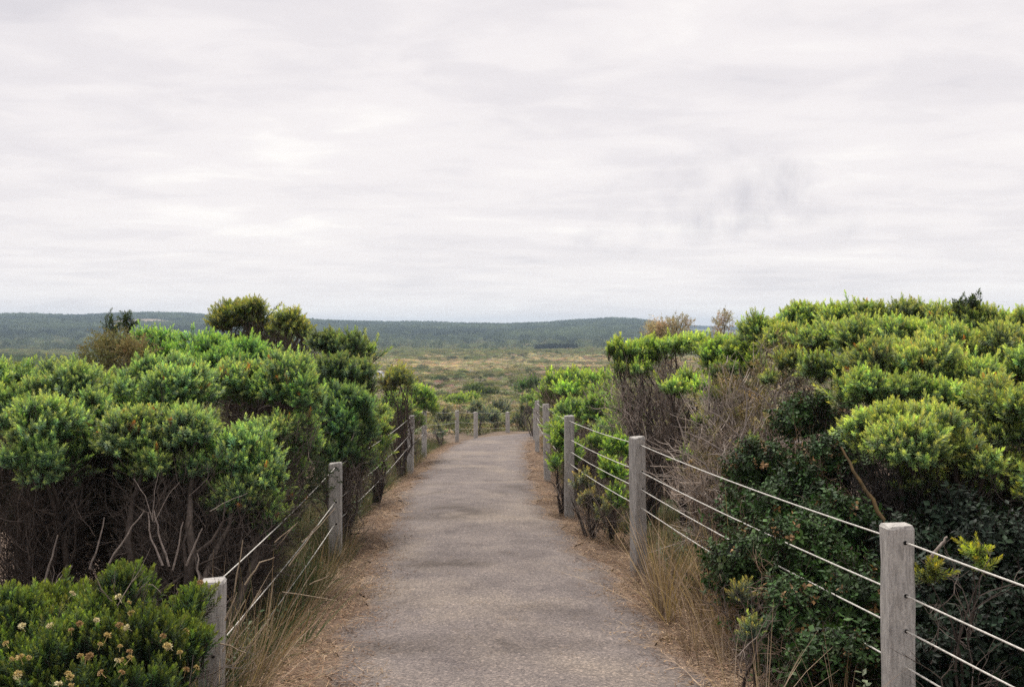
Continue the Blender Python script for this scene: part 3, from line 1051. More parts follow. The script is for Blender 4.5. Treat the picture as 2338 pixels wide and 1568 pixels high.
shrub('tall_shrub', 'tallest dark shrub on the left with two domed heads rising above the hills', 'shrub', [
    (540, 726, 58, 28, 11.6), (502, 742, 32, 26, 11.5), (576, 712, 34, 24, 11.6), (660, 742, 42, 30, 11.4), (690, 760, 24, 28, 11.4), (600, 765, 60, 20, 11.9)],
    (0.145, 0.220, 0.080), base=on_ground(620, 1060, 11.6), spacing=0.05, shoot=1.15, r_sub=0.13, twig_n=520, twig_scl=1.3, twig_tint=(0.12, 0.09, 0.078), nstem=8, stem_r=0.04, twig_f=(0.35, 0.84))
shrub('dense_shrub', 'dense dark green shrub stepping down from the tallest one toward the path', 'shrub', [
    (742, 788, 42, 28, 11.0), (800, 805, 52, 40, 11.0), (765, 855, 58, 40, 10.4), (826, 870, 28, 46, 10.6), (720, 850, 35, 25, 10.6), (815, 930, 40, 50, 10.3)],
    G_DARK, base=on_ground(780, 1060, 10.8), spacing=0.048, shoot=1.15, r_sub=0.14, twig_n=160, twig_tint=(0.12, 0.09, 0.075), stem_r=0.035, twig_f=(0.4, 0.92))
shrub('dense_shrub', 'rounded dark green shrub just above the second post of the left fence', 'shrub', [
    (785, 930, 72, 48, 10.0), (755, 975, 55, 45, 9.8), (820, 985, 40, 48, 10.2), (770, 1030, 50, 45, 9.9), (815, 1055, 40, 40, 10.4), (730, 1050, 40, 40, 9.6)],
    (0.095, 0.195, 0.095), spacing=0.044, shoot=1.1, twig_n=40)
shrub('heath_shrub', 'small half brown shrub beside the white car, behind the dark shrubs', 'shrub', [
    (908, 868, 34, 18, 18), (885, 882, 26, 20, 18), (930, 868, 18, 12, 18)],
    (0.150, 0.215, 0.085), spacing=0.085, shoot=1.7, twig_n=40, twig_scl=1.4, twig_tint=(0.13, 0.095, 0.08))
shrub('bright_shrub', 'bright green shrub behind the third post of the left fence', 'shrub', [
    (955, 915, 40, 30, 21.5), (982, 930, 20, 24, 22), (915, 940, 32, 28, 20.5), (905, 975, 24, 26, 20.5), (945, 965, 24, 24, 21.5), (888, 915, 26, 20, 19), (940, 890, 20, 12, 21)],
    (0.152, 0.289, 0.086), spacing=0.07, shoot=1.6, r_sub=0.2, twig_n=14, twig_scl=1.2)
shrub('bright_shrub', 'loose yellow green shrub against the wire between the second and third left posts', 'shrub', [
    (862, 985, 36, 34, 13.6), (838, 1000, 26, 32, 13.3), (868, 1025, 22, 26, 13.6), (862, 950, 30, 22, 14), (835, 1045, 26, 30, 13.2), (862, 1060, 22, 26, 13.8)],
    (0.140, 0.257, 0.091), spacing=0.062, shoot=1.4, r_sub=0.16, twig_n=14, twig_scl=1.0)
shrub('yellow_shrub', 'small dried orange yellow shrub between bright green shrubs on the left', 'shrub', [
    (913, 888, 13, 8, 18.5), (930, 892, 9, 8, 18.5)], (0.36, 0.29, 0.14), spacing=0.09, shoot=0.9, protos=drybits, twig_n=20, back=False)
shrub('grey_shrub', 'small silvery grey shrub on the left verge between the second and third posts', 'shrub', [
    (790, 1015, 26, 18, 10.2)], (0.21, 0.22, 0.19), spacing=0.04, shoot=1.0, twig_n=40, back=False)

# ---- right of the path
shrub('coastal_shrub', 'huge green shrub filling the right side of the picture above the near post', 'shrub', [
    (1745, 757, 55, 34, 9.6), (1832, 732, 48, 30, 9.4), (1790, 780, 55, 36, 9.1), (1925, 738, 58, 34, 9.0), (1990, 725, 46, 28, 8.8), (2072, 724, 52, 28, 8.7),
    (2150, 738, 62, 30, 8.5), (2235, 748, 66, 36, 8.3), (2320, 752, 60, 36, 8.1), (1880, 785, 62, 38, 8.4), (1970, 780, 72, 38, 8.0), (2062, 773, 72, 36, 7.8),
    (2155, 795, 82, 42, 7.5), (2275, 805, 85, 50, 7.3), (1860, 840, 32, 36, 7.6), (2012, 835, 72, 42, 7.1), (2112, 838, 82, 44, 6.9), (2215, 870, 76, 46, 6.8), (2330, 860, 60, 55, 6.9), (1900, 850, 45, 40, 7.5), (2300, 1010, 60, 50, 6.0),
    (1982, 900, 58, 52, 6.6), (2078, 895, 56, 40, 6.5), (2158, 905, 46, 34, 6.4), (2262, 918, 72, 50, 6.3), (2330, 940, 50, 70, 5.9),
    (1965, 985, 42, 46, 6.0), (2040, 975, 62, 42, 5.9), (2135, 965, 78, 36, 5.8), (2060, 1025, 95, 46, 5.7), (2185, 1045, 78, 48, 5.7), (2250, 1075, 48, 45, 5.6),
    (2100, 1110, 52, 42, 5.8), (2170, 1125, 90, 50, 6.3), (2310, 1100, 80, 60, 6.0), (2420, 765, 80, 50, 7.8), (2430, 880, 80, 60, 6.8), (2440, 1010, 70, 70, 5.8), (2460, 1120, 90, 80, 5.4)],
    G_RIGHT, base=on_ground(2080, 1330, 6.0), spacing=0.037, shoot=0.92, r_sub=0.115, twig_n=60, stem_r=0.045, nstem=14, back=True, twig_tint=(0.07, 0.06, 0.055), dry=0.006, ragged=0.6)
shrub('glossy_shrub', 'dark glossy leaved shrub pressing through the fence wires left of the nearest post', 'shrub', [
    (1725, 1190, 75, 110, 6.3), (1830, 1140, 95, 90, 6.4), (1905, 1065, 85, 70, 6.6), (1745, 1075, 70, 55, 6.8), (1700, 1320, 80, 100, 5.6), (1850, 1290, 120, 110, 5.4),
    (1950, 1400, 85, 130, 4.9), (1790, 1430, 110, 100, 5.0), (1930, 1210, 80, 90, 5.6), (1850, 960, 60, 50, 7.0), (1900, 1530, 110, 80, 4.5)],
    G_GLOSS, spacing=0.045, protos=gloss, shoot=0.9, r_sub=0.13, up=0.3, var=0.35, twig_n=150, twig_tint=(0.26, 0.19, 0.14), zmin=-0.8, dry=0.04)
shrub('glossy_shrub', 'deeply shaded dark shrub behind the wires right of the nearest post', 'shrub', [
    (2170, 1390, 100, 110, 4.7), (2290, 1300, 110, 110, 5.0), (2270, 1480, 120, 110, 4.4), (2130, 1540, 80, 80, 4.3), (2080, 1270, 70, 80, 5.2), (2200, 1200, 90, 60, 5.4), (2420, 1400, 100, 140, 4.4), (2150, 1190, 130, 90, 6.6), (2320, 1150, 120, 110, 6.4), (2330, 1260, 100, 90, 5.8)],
    (0.010, 0.022, 0.011), spacing=0.045, protos=gloss, shoot=1.1, r_sub=0.22, up=0.3, var=0.3, twig_n=30, twig_tint=(0.03, 0.025, 0.022), zmin=-0.8, ragged=0)  # near-black leaf and twig tints carry the shade of the overhanging shrub
shrub('green_sapling', 'small fresh green shoots lit beside the right face of the nearest post', 'shrub', [
    (2125, 1335, 40, 38, 4.15), (2225, 1265, 20, 30, 4.2), (2245, 1300, 16, 18, 4.2)],
    (0.16, 0.24, 0.04), spacing=0.030, shoot=0.9, r_sub=0.07, twig_n=8, back=False, stem_r=0.008, nstem=3)
shrub('dry_shrub', 'tangle of bare grey twigs and tan stems in the middle of the right bank', 'shrub', [
    (1690, 900, 70, 55, 8.6), (1770, 900, 60, 70, 8.4), (1640, 930, 60, 30, 8.2), (1700, 990, 80, 60, 7.9), (1620, 1010, 60, 50, 7.9), (1790, 840, 60, 50, 8.6), (1600, 1090, 55, 60, 7.5), (1680, 1100, 50, 60, 7.2)],
    (0.24, 0.20, 0.11), spacing=0.17, protos=drybits, shoot=1.0, r_sub=0.11, twig_n=300, twig_tint=(0.42, 0.36, 0.32), twig_scl=1.0, twig_protos=long_twigs, twig_f=(0.3, 0.97), stem_r=0.014, bark=M_bark_grey, nstem=12, fill=0.8, back=False, var=0.4)
shrub('green_shrub', 'small green tufts scattered through the bare twigs on the right bank', 'shrub', [
    (1800, 835, 34, 30, 8.3), (1755, 870, 26, 20, 8.2), (1880, 930, 26, 24, 7.4), (1800, 960, 22, 18, 7.6), (1640, 905, 34, 18, 8.4), (1720, 1010, 20, 16, 7.4), (1600, 965, 22, 16, 8.2), (1560, 1045, 22, 20, 7.9)],
    (0.150, 0.245, 0.095), spacing=0.042, shoot=0.95, r_sub=0.09, twig_n=10, stem_r=0.012, back=False)
shrub('tufted_shrub', 'flat topped light green shrub on brown stems left of the huge right shrub', 'shrub', [
    (1408, 812, 28, 36, 12.2), (1475, 815, 48, 36, 12.2), (1540, 798, 42, 26, 12.0), (1592, 788, 38, 22, 12.0), (1465, 850, 40, 22, 12.0), (1420, 845, 25, 15, 12.1)],
    G_BRIGHT, base=on_ground(1470, 1080, 11.5), spacing=0.052, shoot=1.25, r_sub=0.16, up=0.75, twig_n=110, twig_scl=1.3, twig_tint=(0.36, 0.30, 0.265), stem_r=0.03, nstem=9)
shrub('bright_shrub', 'yellow green shrub tucked under the left end of the huge right shrub', 'shrub', [
    (1645, 815, 50, 34, 10.8), (1700, 810, 42, 38, 10.6), (1660, 850, 46, 22, 10.4), (1725, 840, 30, 30, 10.4)],
    (0.152, 0.273, 0.083), spacing=0.048, shoot=1.15, twig_n=120, twig_tint=(0.12, 0.09, 0.08))
shrub('bright_shrub', 'three small bright green domes low between the dry twigs and the flat topped shrub', 'shrub', [
    (1570, 868, 26, 20, 10.6), (1540, 890, 32, 20, 10.4), (1598, 890, 32, 22, 10.4)],
    G_BRIGHT, spacing=0.045, shoot=1.1, r_sub=0.14, twig_n=60, twig_tint=(0.09, 0.07, 0.06))
shrub('dry_shrub', 'straw coloured seeding shrub standing against the hills behind the flat topped shrub', 'shrub', [
    (1500, 760, 26, 16, 14.5), (1545, 750, 30, 16, 14.5), (1520, 775, 35, 14, 14.5)],
    (0.42, 0.36, 0.26), spacing=0.055, protos=drybits, shoot=0.9, twig_n=90, twig_tint=(0.2, 0.15, 0.12))
shrub('dry_shrub', 'small brown seeding shrub on the skyline at the tip of the huge right shrub', 'shrub', [
    (1655, 742, 20, 15, 13), (1650, 770, 22, 18, 13)],
    (0.40, 0.34, 0.25), spacing=0.055, protos=drybits, shoot=0.9, twig_n=80, twig_tint=(0.2, 0.16, 0.13))
shrub('bright_shrub', 'spreading yellow green shrub beyond the third right post, against the tan plain', 'shrub', [
    (1265, 876, 28, 18, 18.5), (1320, 868, 48, 18, 18.5), (1378, 872, 46, 16, 18), (1300, 895, 40, 16, 18), (1372, 900, 36, 22, 17), (1250, 905, 24, 18, 19)],
    (0.168, 0.310, 0.083), spacing=0.08, shoot=1.8, r_sub=0.2, twig_n=70, twig_scl=1.6, twig_tint=(0.17, 0.125, 0.105))
shrub('green_shrub', 'green shrub directly behind the third post of the right fence', 'shrub', [
    (1300, 945, 45, 30, 14.5), (1375, 945, 45, 32, 14), (1285, 985, 30, 30, 13.6), (1430, 955, 40, 30, 13.5), (1390, 985, 40, 25, 13)],
    (0.132, 0.257, 0.091), spacing=0.062, shoot=1.5, r_sub=0.2, twig_n=90, twig_scl=1.3)
shrub('bright_shrub', 'upright bright green shrub poking through the wires left of the third right post', 'shrub', [
    (1276, 1010, 20, 40, 12.4), (1270, 1065, 17, 34, 12.2), (1310, 1040, 20, 35, 12.4)],
    (0.156, 0.299, 0.079), spacing=0.045, shoot=1.2, r_sub=0.12, twig_n=30, back=False)
shrub('bright_shrub', 'upright bright green shrub against the wires between the second and third right posts', 'shrub', [
    (1362, 1015, 26, 24, 11), (1412, 1035, 34, 38, 10.6), (1400, 1085, 30, 40, 10.3), (1405, 1140, 24, 36, 10.1)],
    (0.152, 0.294, 0.079), spacing=0.042, shoot=1.1, r_sub=0.13, twig_n=40, back=False)
shrub('grey_shrub', 'low grey green shrub at the foot of the right fence behind the second post', 'shrub', [
    (1325, 1110, 32, 34, 11), (1350, 1150, 30, 26, 10.4), (1380, 1175, 26, 24, 9.8)],
    (0.15, 0.185, 0.115), spacing=0.05, shoot=1.1, r_sub=0.12, twig_n=60, back=False)
shrub('grey_shrub', 'small silver green bush low beside the path near the nearest right post', 'shrub', [
    (1690, 1365, 30, 30, 4.75), (1715, 1450, 22, 34, 4.5)],
    (0.13, 0.17, 0.135), spacing=0.026, shoot=0.75, protos=shoots_fine, r_sub=0.07, twig_n=20, back=False, stem_r=0.008)

# ---- at and beyond the bend
far_defs = [
    ('grey green shrub behind the middle post of the far bend', 'grey_shrub', [(1088, 935, 20, 22, 36.5), (1105, 950, 18, 20, 36)], G_GREY),
    ('grey green shrub behind the right post of the far bend', 'grey_shrub', [(1140, 935, 28, 16, 38), (1125, 955, 20, 20, 37)], (0.125, 0.184, 0.149)),
    ('dark mixed shrub right of the last post at the bend', 'grey_shrub', [(1185, 960, 20, 22, 37), (1200, 940, 18, 20, 37)], (0.119, 0.175, 0.115)),
    ('bright yellow green mat shrub beyond the bend, left of centre', 'bright_shrub', [(1040, 913, 30, 10, 46), (1075, 908, 25, 11, 47)], (0.139, 0.248, 0.063)),
    ('dark green low shrub on the plain beyond the bend', 'dense_shrub', [(1080, 888, 28, 9, 54), (1115, 895, 25, 8, 53)], (0.056, 0.110, 0.048)),
    ('bright green shrub beside the farthest right post', 'bright_shrub', [(1208, 915, 20, 14, 34), (1225, 925, 16, 16, 30)], (0.125, 0.248, 0.063)),
    ('dark green shrub on the slope above the farthest right post', 'dense_shrub', [(1195, 885, 25, 14, 42), (1220, 878, 20, 14, 40)], (0.056, 0.129, 0.052)),
    ('mixed brown green shrub left of the bend, behind the left posts', 'heath_shrub', [(1010, 955, 22, 25, 30), (1000, 985, 16, 18, 28)], (0.132, 0.179, 0.127)),
]
for lb, nm, lbs, tn in far_defs:
    shrub(nm, lb, 'shrub', lbs, tn, spacing=0.12, shoot=2.2, r_sub=0.3, twig_n=16, twig_scl=1.6, back=True, nstem=3)

# dark thicket alone on the plain
th_l = [(1232, 791, 16, 8, 560), (1258, 790, 16, 9, 562), (1285, 791, 17, 9, 558), (1304, 793, 12, 8, 560)]
th_b = P(1265, 800, 560)
th_b[2] = gz(th_b[0], th_b[1])
troot = empty('thicket', th_b)
tag(troot, 'long dark thicket standing alone on the plain below the hill', 'thicket')
tp, tsz = [], []
for i in range(46):
    px = 1222 + 92 * RS.rand()
    d = 555 + 14 * RS.rand()
    x = (px - CX) / F * d
    tp.append((x, d, gz(x, d) - 0.2))
    tsz.append(rnd(2.2, 3.3))
scatter('foliage', crowns, np.array(tp), np.tile((0, 0, 1.0), (46, 1)), np.array(tsz), np.array([.026, .03, .022])[None] * (0.7 + 0.6 * RS.rand(46))[:, None], troot, th_b)

# saplings with bare whorled tips on the skyline
def sprig_plant(label, x, y0, y1, d, tn, n=9, nm='sapling'):
    base = P(x, y0, d)
    g = np.array([base[0], d + 0.15, gz(base[0], d + 0.15)])
    root = empty(nm, g)
    tag(root, label, 'sapling')
    top = P(x, y1, d)
    b = MB()
    b.tube([np.zeros(3), (np.array(base) - g) * 0.6 + np.array((0.02, 0, 0)), np.array(base) - g, np.array(top) - g], [0.014, 0.011, 0.008, 0.004], 5, 0)
    obj('stem', mesh_from('stem', b.V, b.F, [M_bark], smooth=True), root)
    f = np.linspace(0, 1, n)[:, None]
    p = base[None] * (1 - f) + top[None] * f + RS.normal(0, 0.022, (n, 3)) * np.array([1, 1, .2])
    L = np.linalg.norm(top - base)
    p = np.repeat(p, 5, 0) + RS.normal(0, 0.02, (n * 5, 3))
    ax = RS.normal(0, 0.5, p.shape) + np.array([0, 0, 0.8])
    ax /= np.linalg.norm(ax, axis=1)[:, None]
    scatter('foliage', shoots, p, ax, (0.9 + 0.5 * RS.rand(len(p))), np.array(tn)[None] * (0.8 + 0.4 * RS.rand(len(p)))[:, None], root, g)


sprig_plant('left of two small dark shoots on the right skyline', 2186, 715, 698, 8.3, (0.03, 0.06, 0.03), 5)
sprig_plant('taller right of two small dark shoots on the right skyline', 2219, 716, 690, 8.2, (0.03, 0.06, 0.03), 6)
sprig_plant('dark green sapling top on the left in front of the pale paddock', 290, 760, 728, 10, (0.035, 0.065, 0.025), 7)
sprig_plant('shorter dark sapling top left of the one before the paddock', 258, 762, 738, 10, (0.035, 0.065, 0.025), 6)

# ------------------------------------------------------------------ flower heads on the near left bush
def make_flower():
    b = MB()
    for i in range(80):
        a, z = rnd(0, 6.28), rnd(-0.2, 1)
        s_ = math.sqrt(1 - z * z)
        d = unit((math.cos(a) * s_, math.sin(a) * s_, z * 0.7))
        side = unit(np.cross(d, RS.normal(0, 1, 3)))
        b.leaf(d * 0.006, d, side, rnd(0.008, 0.014), rnd(0.005, 0.009), rnd(0.2, 1), RS.rand())
    b.tube([(0, 0, -0.03), (0, 0, 0.005)], [0.0012, 0.0012], 3, 0)
    return b


def flower_mat(name, c):
    m, n, l, out = new_mat(name)
    v = N(n, 'ShaderNodeAttribute', attribute_type='GEOMETRY', attribute_name='var')
    cc = ramp(n, l, v.outputs['Fac'], [(0.0, tuple(q * 0.6 for q in c)), (1.0, tuple(min(1, q * 1.25) for q in c))], 'LINEAR')
    l.new(principled(n, l, cc, 0.8, 0.1), out.inputs[0])
    return m


M_fl = [flower_mat('flower_straw', (0.64, 0.50, 0.22)), flower_mat('flower_cream', (0.74, 0.66, 0.40)), flower_mat('flower_rust', (0.50, 0.34, 0.17))]
fl_me = [make_flower().mesh('flower_head', [m]) for m in M_fl]
fz = [(915, 385, 1), (1500, 425, 1), (1635, 500, 0), (1660, 635, 0), (1220, 720, 1), (1800, 705, 1), (1510, 790, 2), (1605, 815, 1), (1360, 920, 0), (1270, 1025, 0),
      (75, 1015, 0), (150, 1215, 0), (1640, 1120, 2), (1540, 1225, 0), (1280, 1390, 2), (1540, 1385, 2), (885, 1440, 0), (740, 1530, 1), (900, 1550, 0), (2060, 930, 2), (2110, 1050, 0), (1090, 1210, 2)]
fpos = [((x * 0.2105) * 0.8567, (1500 + y * 0.2105) * 0.8567, k) for x, y, k in fz]
fpos += [((x * 0.385) * 0.8567, (1230 + y * 0.385) * 0.8567, k) for x, y, k in
         [(1285, 1175, 0), (1170, 1280, 1), (1360, 1425, 0), (1385, 835, 2), (1245, 1320, 0), (1285, 1440, 2), (1130, 1205, 2)]]
fpos += [(20 + 440 * random.random(), 1415 + 150 * random.random(), random.randint(0, 2)) for _ in range(14)]
fl_base = np.array(fl_root.location)
for x, y, k in fpos:
    ray = np.array([(x - CX) / F, 1.0, -(y - HY) / F])
    o = np.array([0, 0, EYE])
    best = 4.2
    bump_ = 0
    for (c, a, b, h) in fl_doms:
        s = np.array([a, b, h]) * 1.12
        oo, dd = (o - c) / s, ray / s
        A_, B_, C_ = dd @ dd, 2 * oo @ dd, oo @ oo - 1
        disc = B_ * B_ - 4 * A_ * C_
        if disc > 0:
            best = min(best, (-B_ - math.sqrt(disc)) / (2 * A_))
    p = o + ray * (best - 0.085)
    f = obj('flower_head', fl_me[k], fl_root, p - fl_base)
    f.rotation_euler = (rnd(0.2, 0.9), rnd(-.4, .4), rnd(0, 6))
    s = rnd(0.65, 1.0)
    f.scale = (s, s, s)

# ------------------------------------------------------------------ fences
M_post, n, l, out = new_mat('weathered_post')
t = N(n, 'ShaderNodeTexCoord')
mpg = N(n, 'ShaderNodeMapping')
l.new(t.outputs['Object'], mpg.inputs[0])
mpg.inputs['Scale'].default_value = (1, 1, 0.12)
grain = noise_tex(n, l, mpg.outputs[0], 75, 5, 0.65)
spk = noise_tex(n, l, t.outputs['Object'], 120, 3, 0.8)
blot = noise_tex(n, l, t.outputs['Object'], 6, 5, 0.6)
pcx = ramp(n, l, grain, [(0.28, (0.22, 0.208, 0.196)), (0.5, (0.44, 0.42, 0.395)), (0.75, (0.57, 0.545, 0.515))], 'LINEAR')
pcx = mixc(n, l, 0.8, pcx, ramp(n, l, spk, [(0.3, (0.6, 0.6, 0.62)), (0.55, (1.0, 1, 1)), (0.8, (1.3, 1.28, 1.25))], 'LINEAR'), 'MULTIPLY')
pcx = mixc(n, l, 0.7, pcx, ramp(n, l, blot, [(0.3, (0.7, 0.7, 0.72)), (0.6, (1.05, 1.04, 1.02))], 'LINEAR'), 'MULTIPLY')
l.new(principled(n, l, pcx, 0.9, 0.15, grain, 0.5, 0.004), out.inputs[0])
M_hole, n, l, out = new_mat('hole_dark')
l.new(principled(n, l, (0.01, 0.009, 0.009), 0.9, 0.1), out.inputs[0])
M_wire, n, l, out = new_mat('wire_galvanised')
t = N(n, 'ShaderNodeTexCoord')
wv = N(n, 'ShaderNodeTexNoise')
wv.inputs['Scale'].default_value = 60
l.new(t.outputs['Object'], wv.inputs['Vector'])
wc = ramp(n, l, wv.outputs['Fac'], [(0.3, (0.42, 0.40, 0.36)), (0.7, (0.72, 0.69, 0.63))], 'LINEAR')
l.new(principled(n, l, wc, 0.55, 0.4), out.inputs[0])


def post_mesh(h, s=0.11, seed=0):
    """Square sawn post with chamfered arrises and a worn, slightly sloping top."""
    rs = np.random.RandomState(seed)
    hs, ch = s / 2, 0.010
    ring = [(-hs + ch, -hs), (hs - ch, -hs), (hs, -hs + ch), (hs, hs - ch), (hs - ch, hs), (-hs + ch, hs), (-hs, hs - ch), (-hs, -hs + ch)]
    zs = list(np.linspace(-0.3, h - 0.012, 9)) + [h]
    V, Fc = [], []
    for k, z in enumerate(zs):
        sh = 1 - (0.10 if k == len(zs) - 1 else 0)
        for (x, y) in ring:
            j = rs.normal(0, 0.0012, 3)
            V.append((x * sh + j[0], y * sh + j[1], z + (j[2] * 3 + 0.05 * x if k == len(zs) - 1 else 0)))
    for k in range(len(zs) - 1):
        for j in range(8):
            a, b = k * 8 + j, k * 8 + (j + 1) % 8
            Fc.append((a, b, b + 8, a + 8))
    Fc.append(tuple((len(zs) - 1) * 8 + j for j in range(8)))
    return mesh_from('post', V, Fc, [M_post])


WOFF = (0.065, 0.285, 0.43, 0.58)


def hole_mesh():
    b = MB()
    b.tube([(0, -0.003, 0), (0, 0.004, 0)], [0.0085, 0.0085], 8, 0)
    i = len(b.V)
    b.F.append(tuple(range(8)))
    b.mi.append(0)
    return mesh_from('wire_hole', b.V, b.F, [M_hole])


HOLE = hole_mesh()


def fence(label, posts, s=0.11, woff=WOFF, wr=0.0042):
    """posts: (x, y_top, depth, yaw in degrees, lean)"""
    p0 = P(*posts[0][:3])
    base = np.array([p0[0], p0[1], gz(p0[0], p0[1])])
    root = empty('wire_fence', base)
    tag(root, label, 'fence')
    tops = []
    for i, (x, y, d, yaw, lean) in enumerate(posts):
        tp = P(x, y, d)
        g = gz(tp[0], tp[1])
        h = tp[2] - g
        po = obj('post', post_mesh(h, s, i + len(label)), root, np.array([tp[0], tp[1], g]) - base)
        po.rotation_euler = (math.radians(lean[0]), math.radians(lean[1]), math.radians(yaw))
        for wo_ in woff[:3]:
            for sgn in (-1, 1):
                ho = obj('wire_hole', HOLE, po, (0.012, sgn * (s / 2 + 0.0005), h - wo_))
        tops.append(tp)
    for wo_ in woff:
        b = MB()
        pts = []
        for i in range(len(tops) - 1):
            A0, B0 = tops[i] - (0, 0, wo_), tops[i + 1] - (0, 0, wo_)
            L = np.linalg.norm(B0 - A0)
            for k in range(8):
                f = k / 8
                pts.append(A0 * (1 - f) + B0 * f - np.array([0, 0, 0.010 * L * 4 * f * (1 - f) * 0.5]))
        pts.append(tops[-1] - (0, 0, wo_))
        b.tube([p - base for p in pts], [wr] * len(pts), 6, 0)
        obj('wire', mesh_from('wire', b.V, b.F, [M_wire], smooth=True), root)
    return tops


RP = [(2052 + 2000, 2600, 0.6, 0, (0, 0))]
right_posts = [(2052, 1197, 4.18, 2, (0, -0.6)), (1458, 996, 8.3, 24, (0, -0.9)), (1299, 948, 12.1, 6, (0, 0)), (1249, 922, 17, 4, (0, -1.0)), (1226, 914, 25, 0, (0, 0)), (1222, 921, 30, -40, (0, 0))]
# a post out of frame towards the camera carries the wires on
p1, p2 = P(*right_posts[0][:3]), P(*right_posts[1][:3])
p_near = p1 + (p1 - p2) / np.linalg.norm(p1 - p2) * 4.1 + np.array([0.12, 0, 0.02])


def to_px(p):
    return (CX + p[0] / p[1] * F, HY - (p[2] - EYE) / p[1] * F, p[1])


p_near[1] = max(p_near[1], 0.12)
right_posts = [(*to_px(p_near), 0, (0, 0))] + right_posts
right_tops = fence('weathered grey post and wire fence along the right side of the path', right_posts)
l1, l2 = P(483, 1322, 4.9), P(766, 1056, 9.3)
l_near = l1 + (l1 - l2) / np.linalg.norm(l1 - l2) * 4.3
l_near[2] = l1[2] + 0.06
left_posts = [(483, 1322, 4.9, 8, (0, 0.6)), (766, 1056, 9.3, 3, (0, 0)), (936, 948, 19, -4, (0, 1.0)), (968, 935, 24, 0, (0, 0)),
              (1043, 937, 31, 10, (0, 0)), (1086, 940, 33.4, 25, (0, -0.5)), (1159, 940, 35.2, 50, (0, -1.5))]
left_tops = fence('weathered grey post and wire fence left of the path and round the bend', left_posts, 0.115, (0.04, 0.36, 0.56), 0.0036)

# ------------------------------------------------------------------ verge: dry grass, reeds, litter
def along(side, y0, y1, n, off_lo, off_hi, bias=1.0):
    y = y0 + (y1 - y0) * RS.rand(n) ** bias
    c, w = np.interp(y, cys[:260], cxs[:260]), np.interp(y, _pw[:, 0], _pw[:, 1])
    o = off_lo + (off_hi - off_lo) * RS.rand(n)
    x = c + side * (w + o)
    return x, y, o


def grass(label, side, n, y0, y1, lo, hi, tints, sc0=0.7, sc1=1.3, protos=tufts, lean=(0, 0), bias=1.4, name='dry_grass', mask=0.0):
    x, y, o = along(side, y0, y1, n, lo, hi, bias)
    nz = noise2(x, y, 0.7, 4.0 + side)
    k = nz + 0.25 * RS.randn(n) > mask
    x, y, o, nz = x[k], y[k], o[k], nz[k]
    z = ground_z(x, y) - 0.01
    m = len(x)
    ax = RS.normal(0, 0.16, (m, 3)) + np.array([lean[0], lean[1], 1.0])
    ax /= np.linalg.norm(ax, axis=1)[:, None]
    tt = np.array(tints)[RS.randint(0, len(tints), m)] * (0.75 + 0.5 * RS.rand(m))[:, None]
    ob = scatter(name, protos, np.stack([x, y, z], 1), ax, (sc0 + (sc1 - sc0) * RS.rand(m)) * (0.8 + 0.4 * np.clip(nz, -.5, 1)), tt)
    tag(ob, label, 'grass')
    return ob


TAN = [(0.36, 0.265, 0.16), (0.30, 0.21, 0.125), (0.42, 0.32, 0.20), (0.22, 0.16, 0.10), (0.13, 0.14, 0.06)]
GRN = [(0.075, 0.11, 0.05), (0.10, 0.125, 0.055), (0.22, 0.18, 0.125), (0.05, 0.08, 0.038), (0.14, 0.115, 0.085)]
grass('dry tan grass lining the left edge of the path', -1, 1700, 3.2, 32, 0.28, 0.9, TAN, 0.2, 0.5, mask=0.0)
grass('dry tan grass lining the right edge of the path', 1, 1700, 3.2, 32, 0.38, 0.95, TAN, 0.2, 0.55, mask=0.0)
grass('green and brown grass under the left fence wires', -1, 4600, 3.4, 32, 0.48, 1.9, GRN, 0.75, 1.75, mask=-0.5, lean=(0.4, 0), name='green_grass')
grass('green and brown grass under the right fence wires', 1, 1500, 3.0, 32, 0.55, 1.7, GRN, 0.6, 1.3, mask=-0.3, name='green_grass')
grass('long leaning reeds and grass along the left fence line', -1, 800, 3.9, 24, 0.34, 1.1, GRN + [(0.30, 0.24, 0.17)], 0.4, 0.85, protos=reeds, mask=-0.25, lean=(0.28, 0), name='long_grass')
for sd, lb, n_ in ((-1, 'dark green weeds growing under the left fence', 1500), (1, 'dark green weeds growing under the right fence', 800)):
    x, y, o = along(sd, 3.4, 30, n_, 0.42, 1.7, 1.5)
    kk = noise2(x, y, 0.45, 7.0) + 0.2 * RS.randn(n_) > 0.0
    x, y = x[kk], y[kk]
    m = len(x)
    ax = RS.normal(0, 0.35, (m, 3)) + np.array([0, 0, 1.0])
    tt = np.array([(0.045, 0.085, 0.035), (0.07, 0.11, 0.045), (0.10, 0.125, 0.075)])[RS.randint(0, 3, m)] * (0.7 + 0.6 * RS.rand(m))[:, None]
    ob = scatter('weeds', gloss, np.stack([x, y, ground_z(x, y) + 0.05 + 0.14 * RS.rand(m)], 1), ax, 0.9 + 0.8 * RS.rand(m), tt)
    tag(ob, lb, 'weeds')
grass('straw coloured grass tufts along the foot of the left fence', -1, 900, 6, 31, 0.45, 1.25, TAN + GRN[:2], 0.5, 1.1, mask=-0.2, lean=(0.25, 0), bias=1.0)
grass('straw coloured grass tufts along the foot of the right fence', 1, 900, 6, 31, 0.5, 1.3, TAN + GRN[:2], 0.5, 1.1, mask=-0.2, lean=(-0.2, 0), bias=1.0)
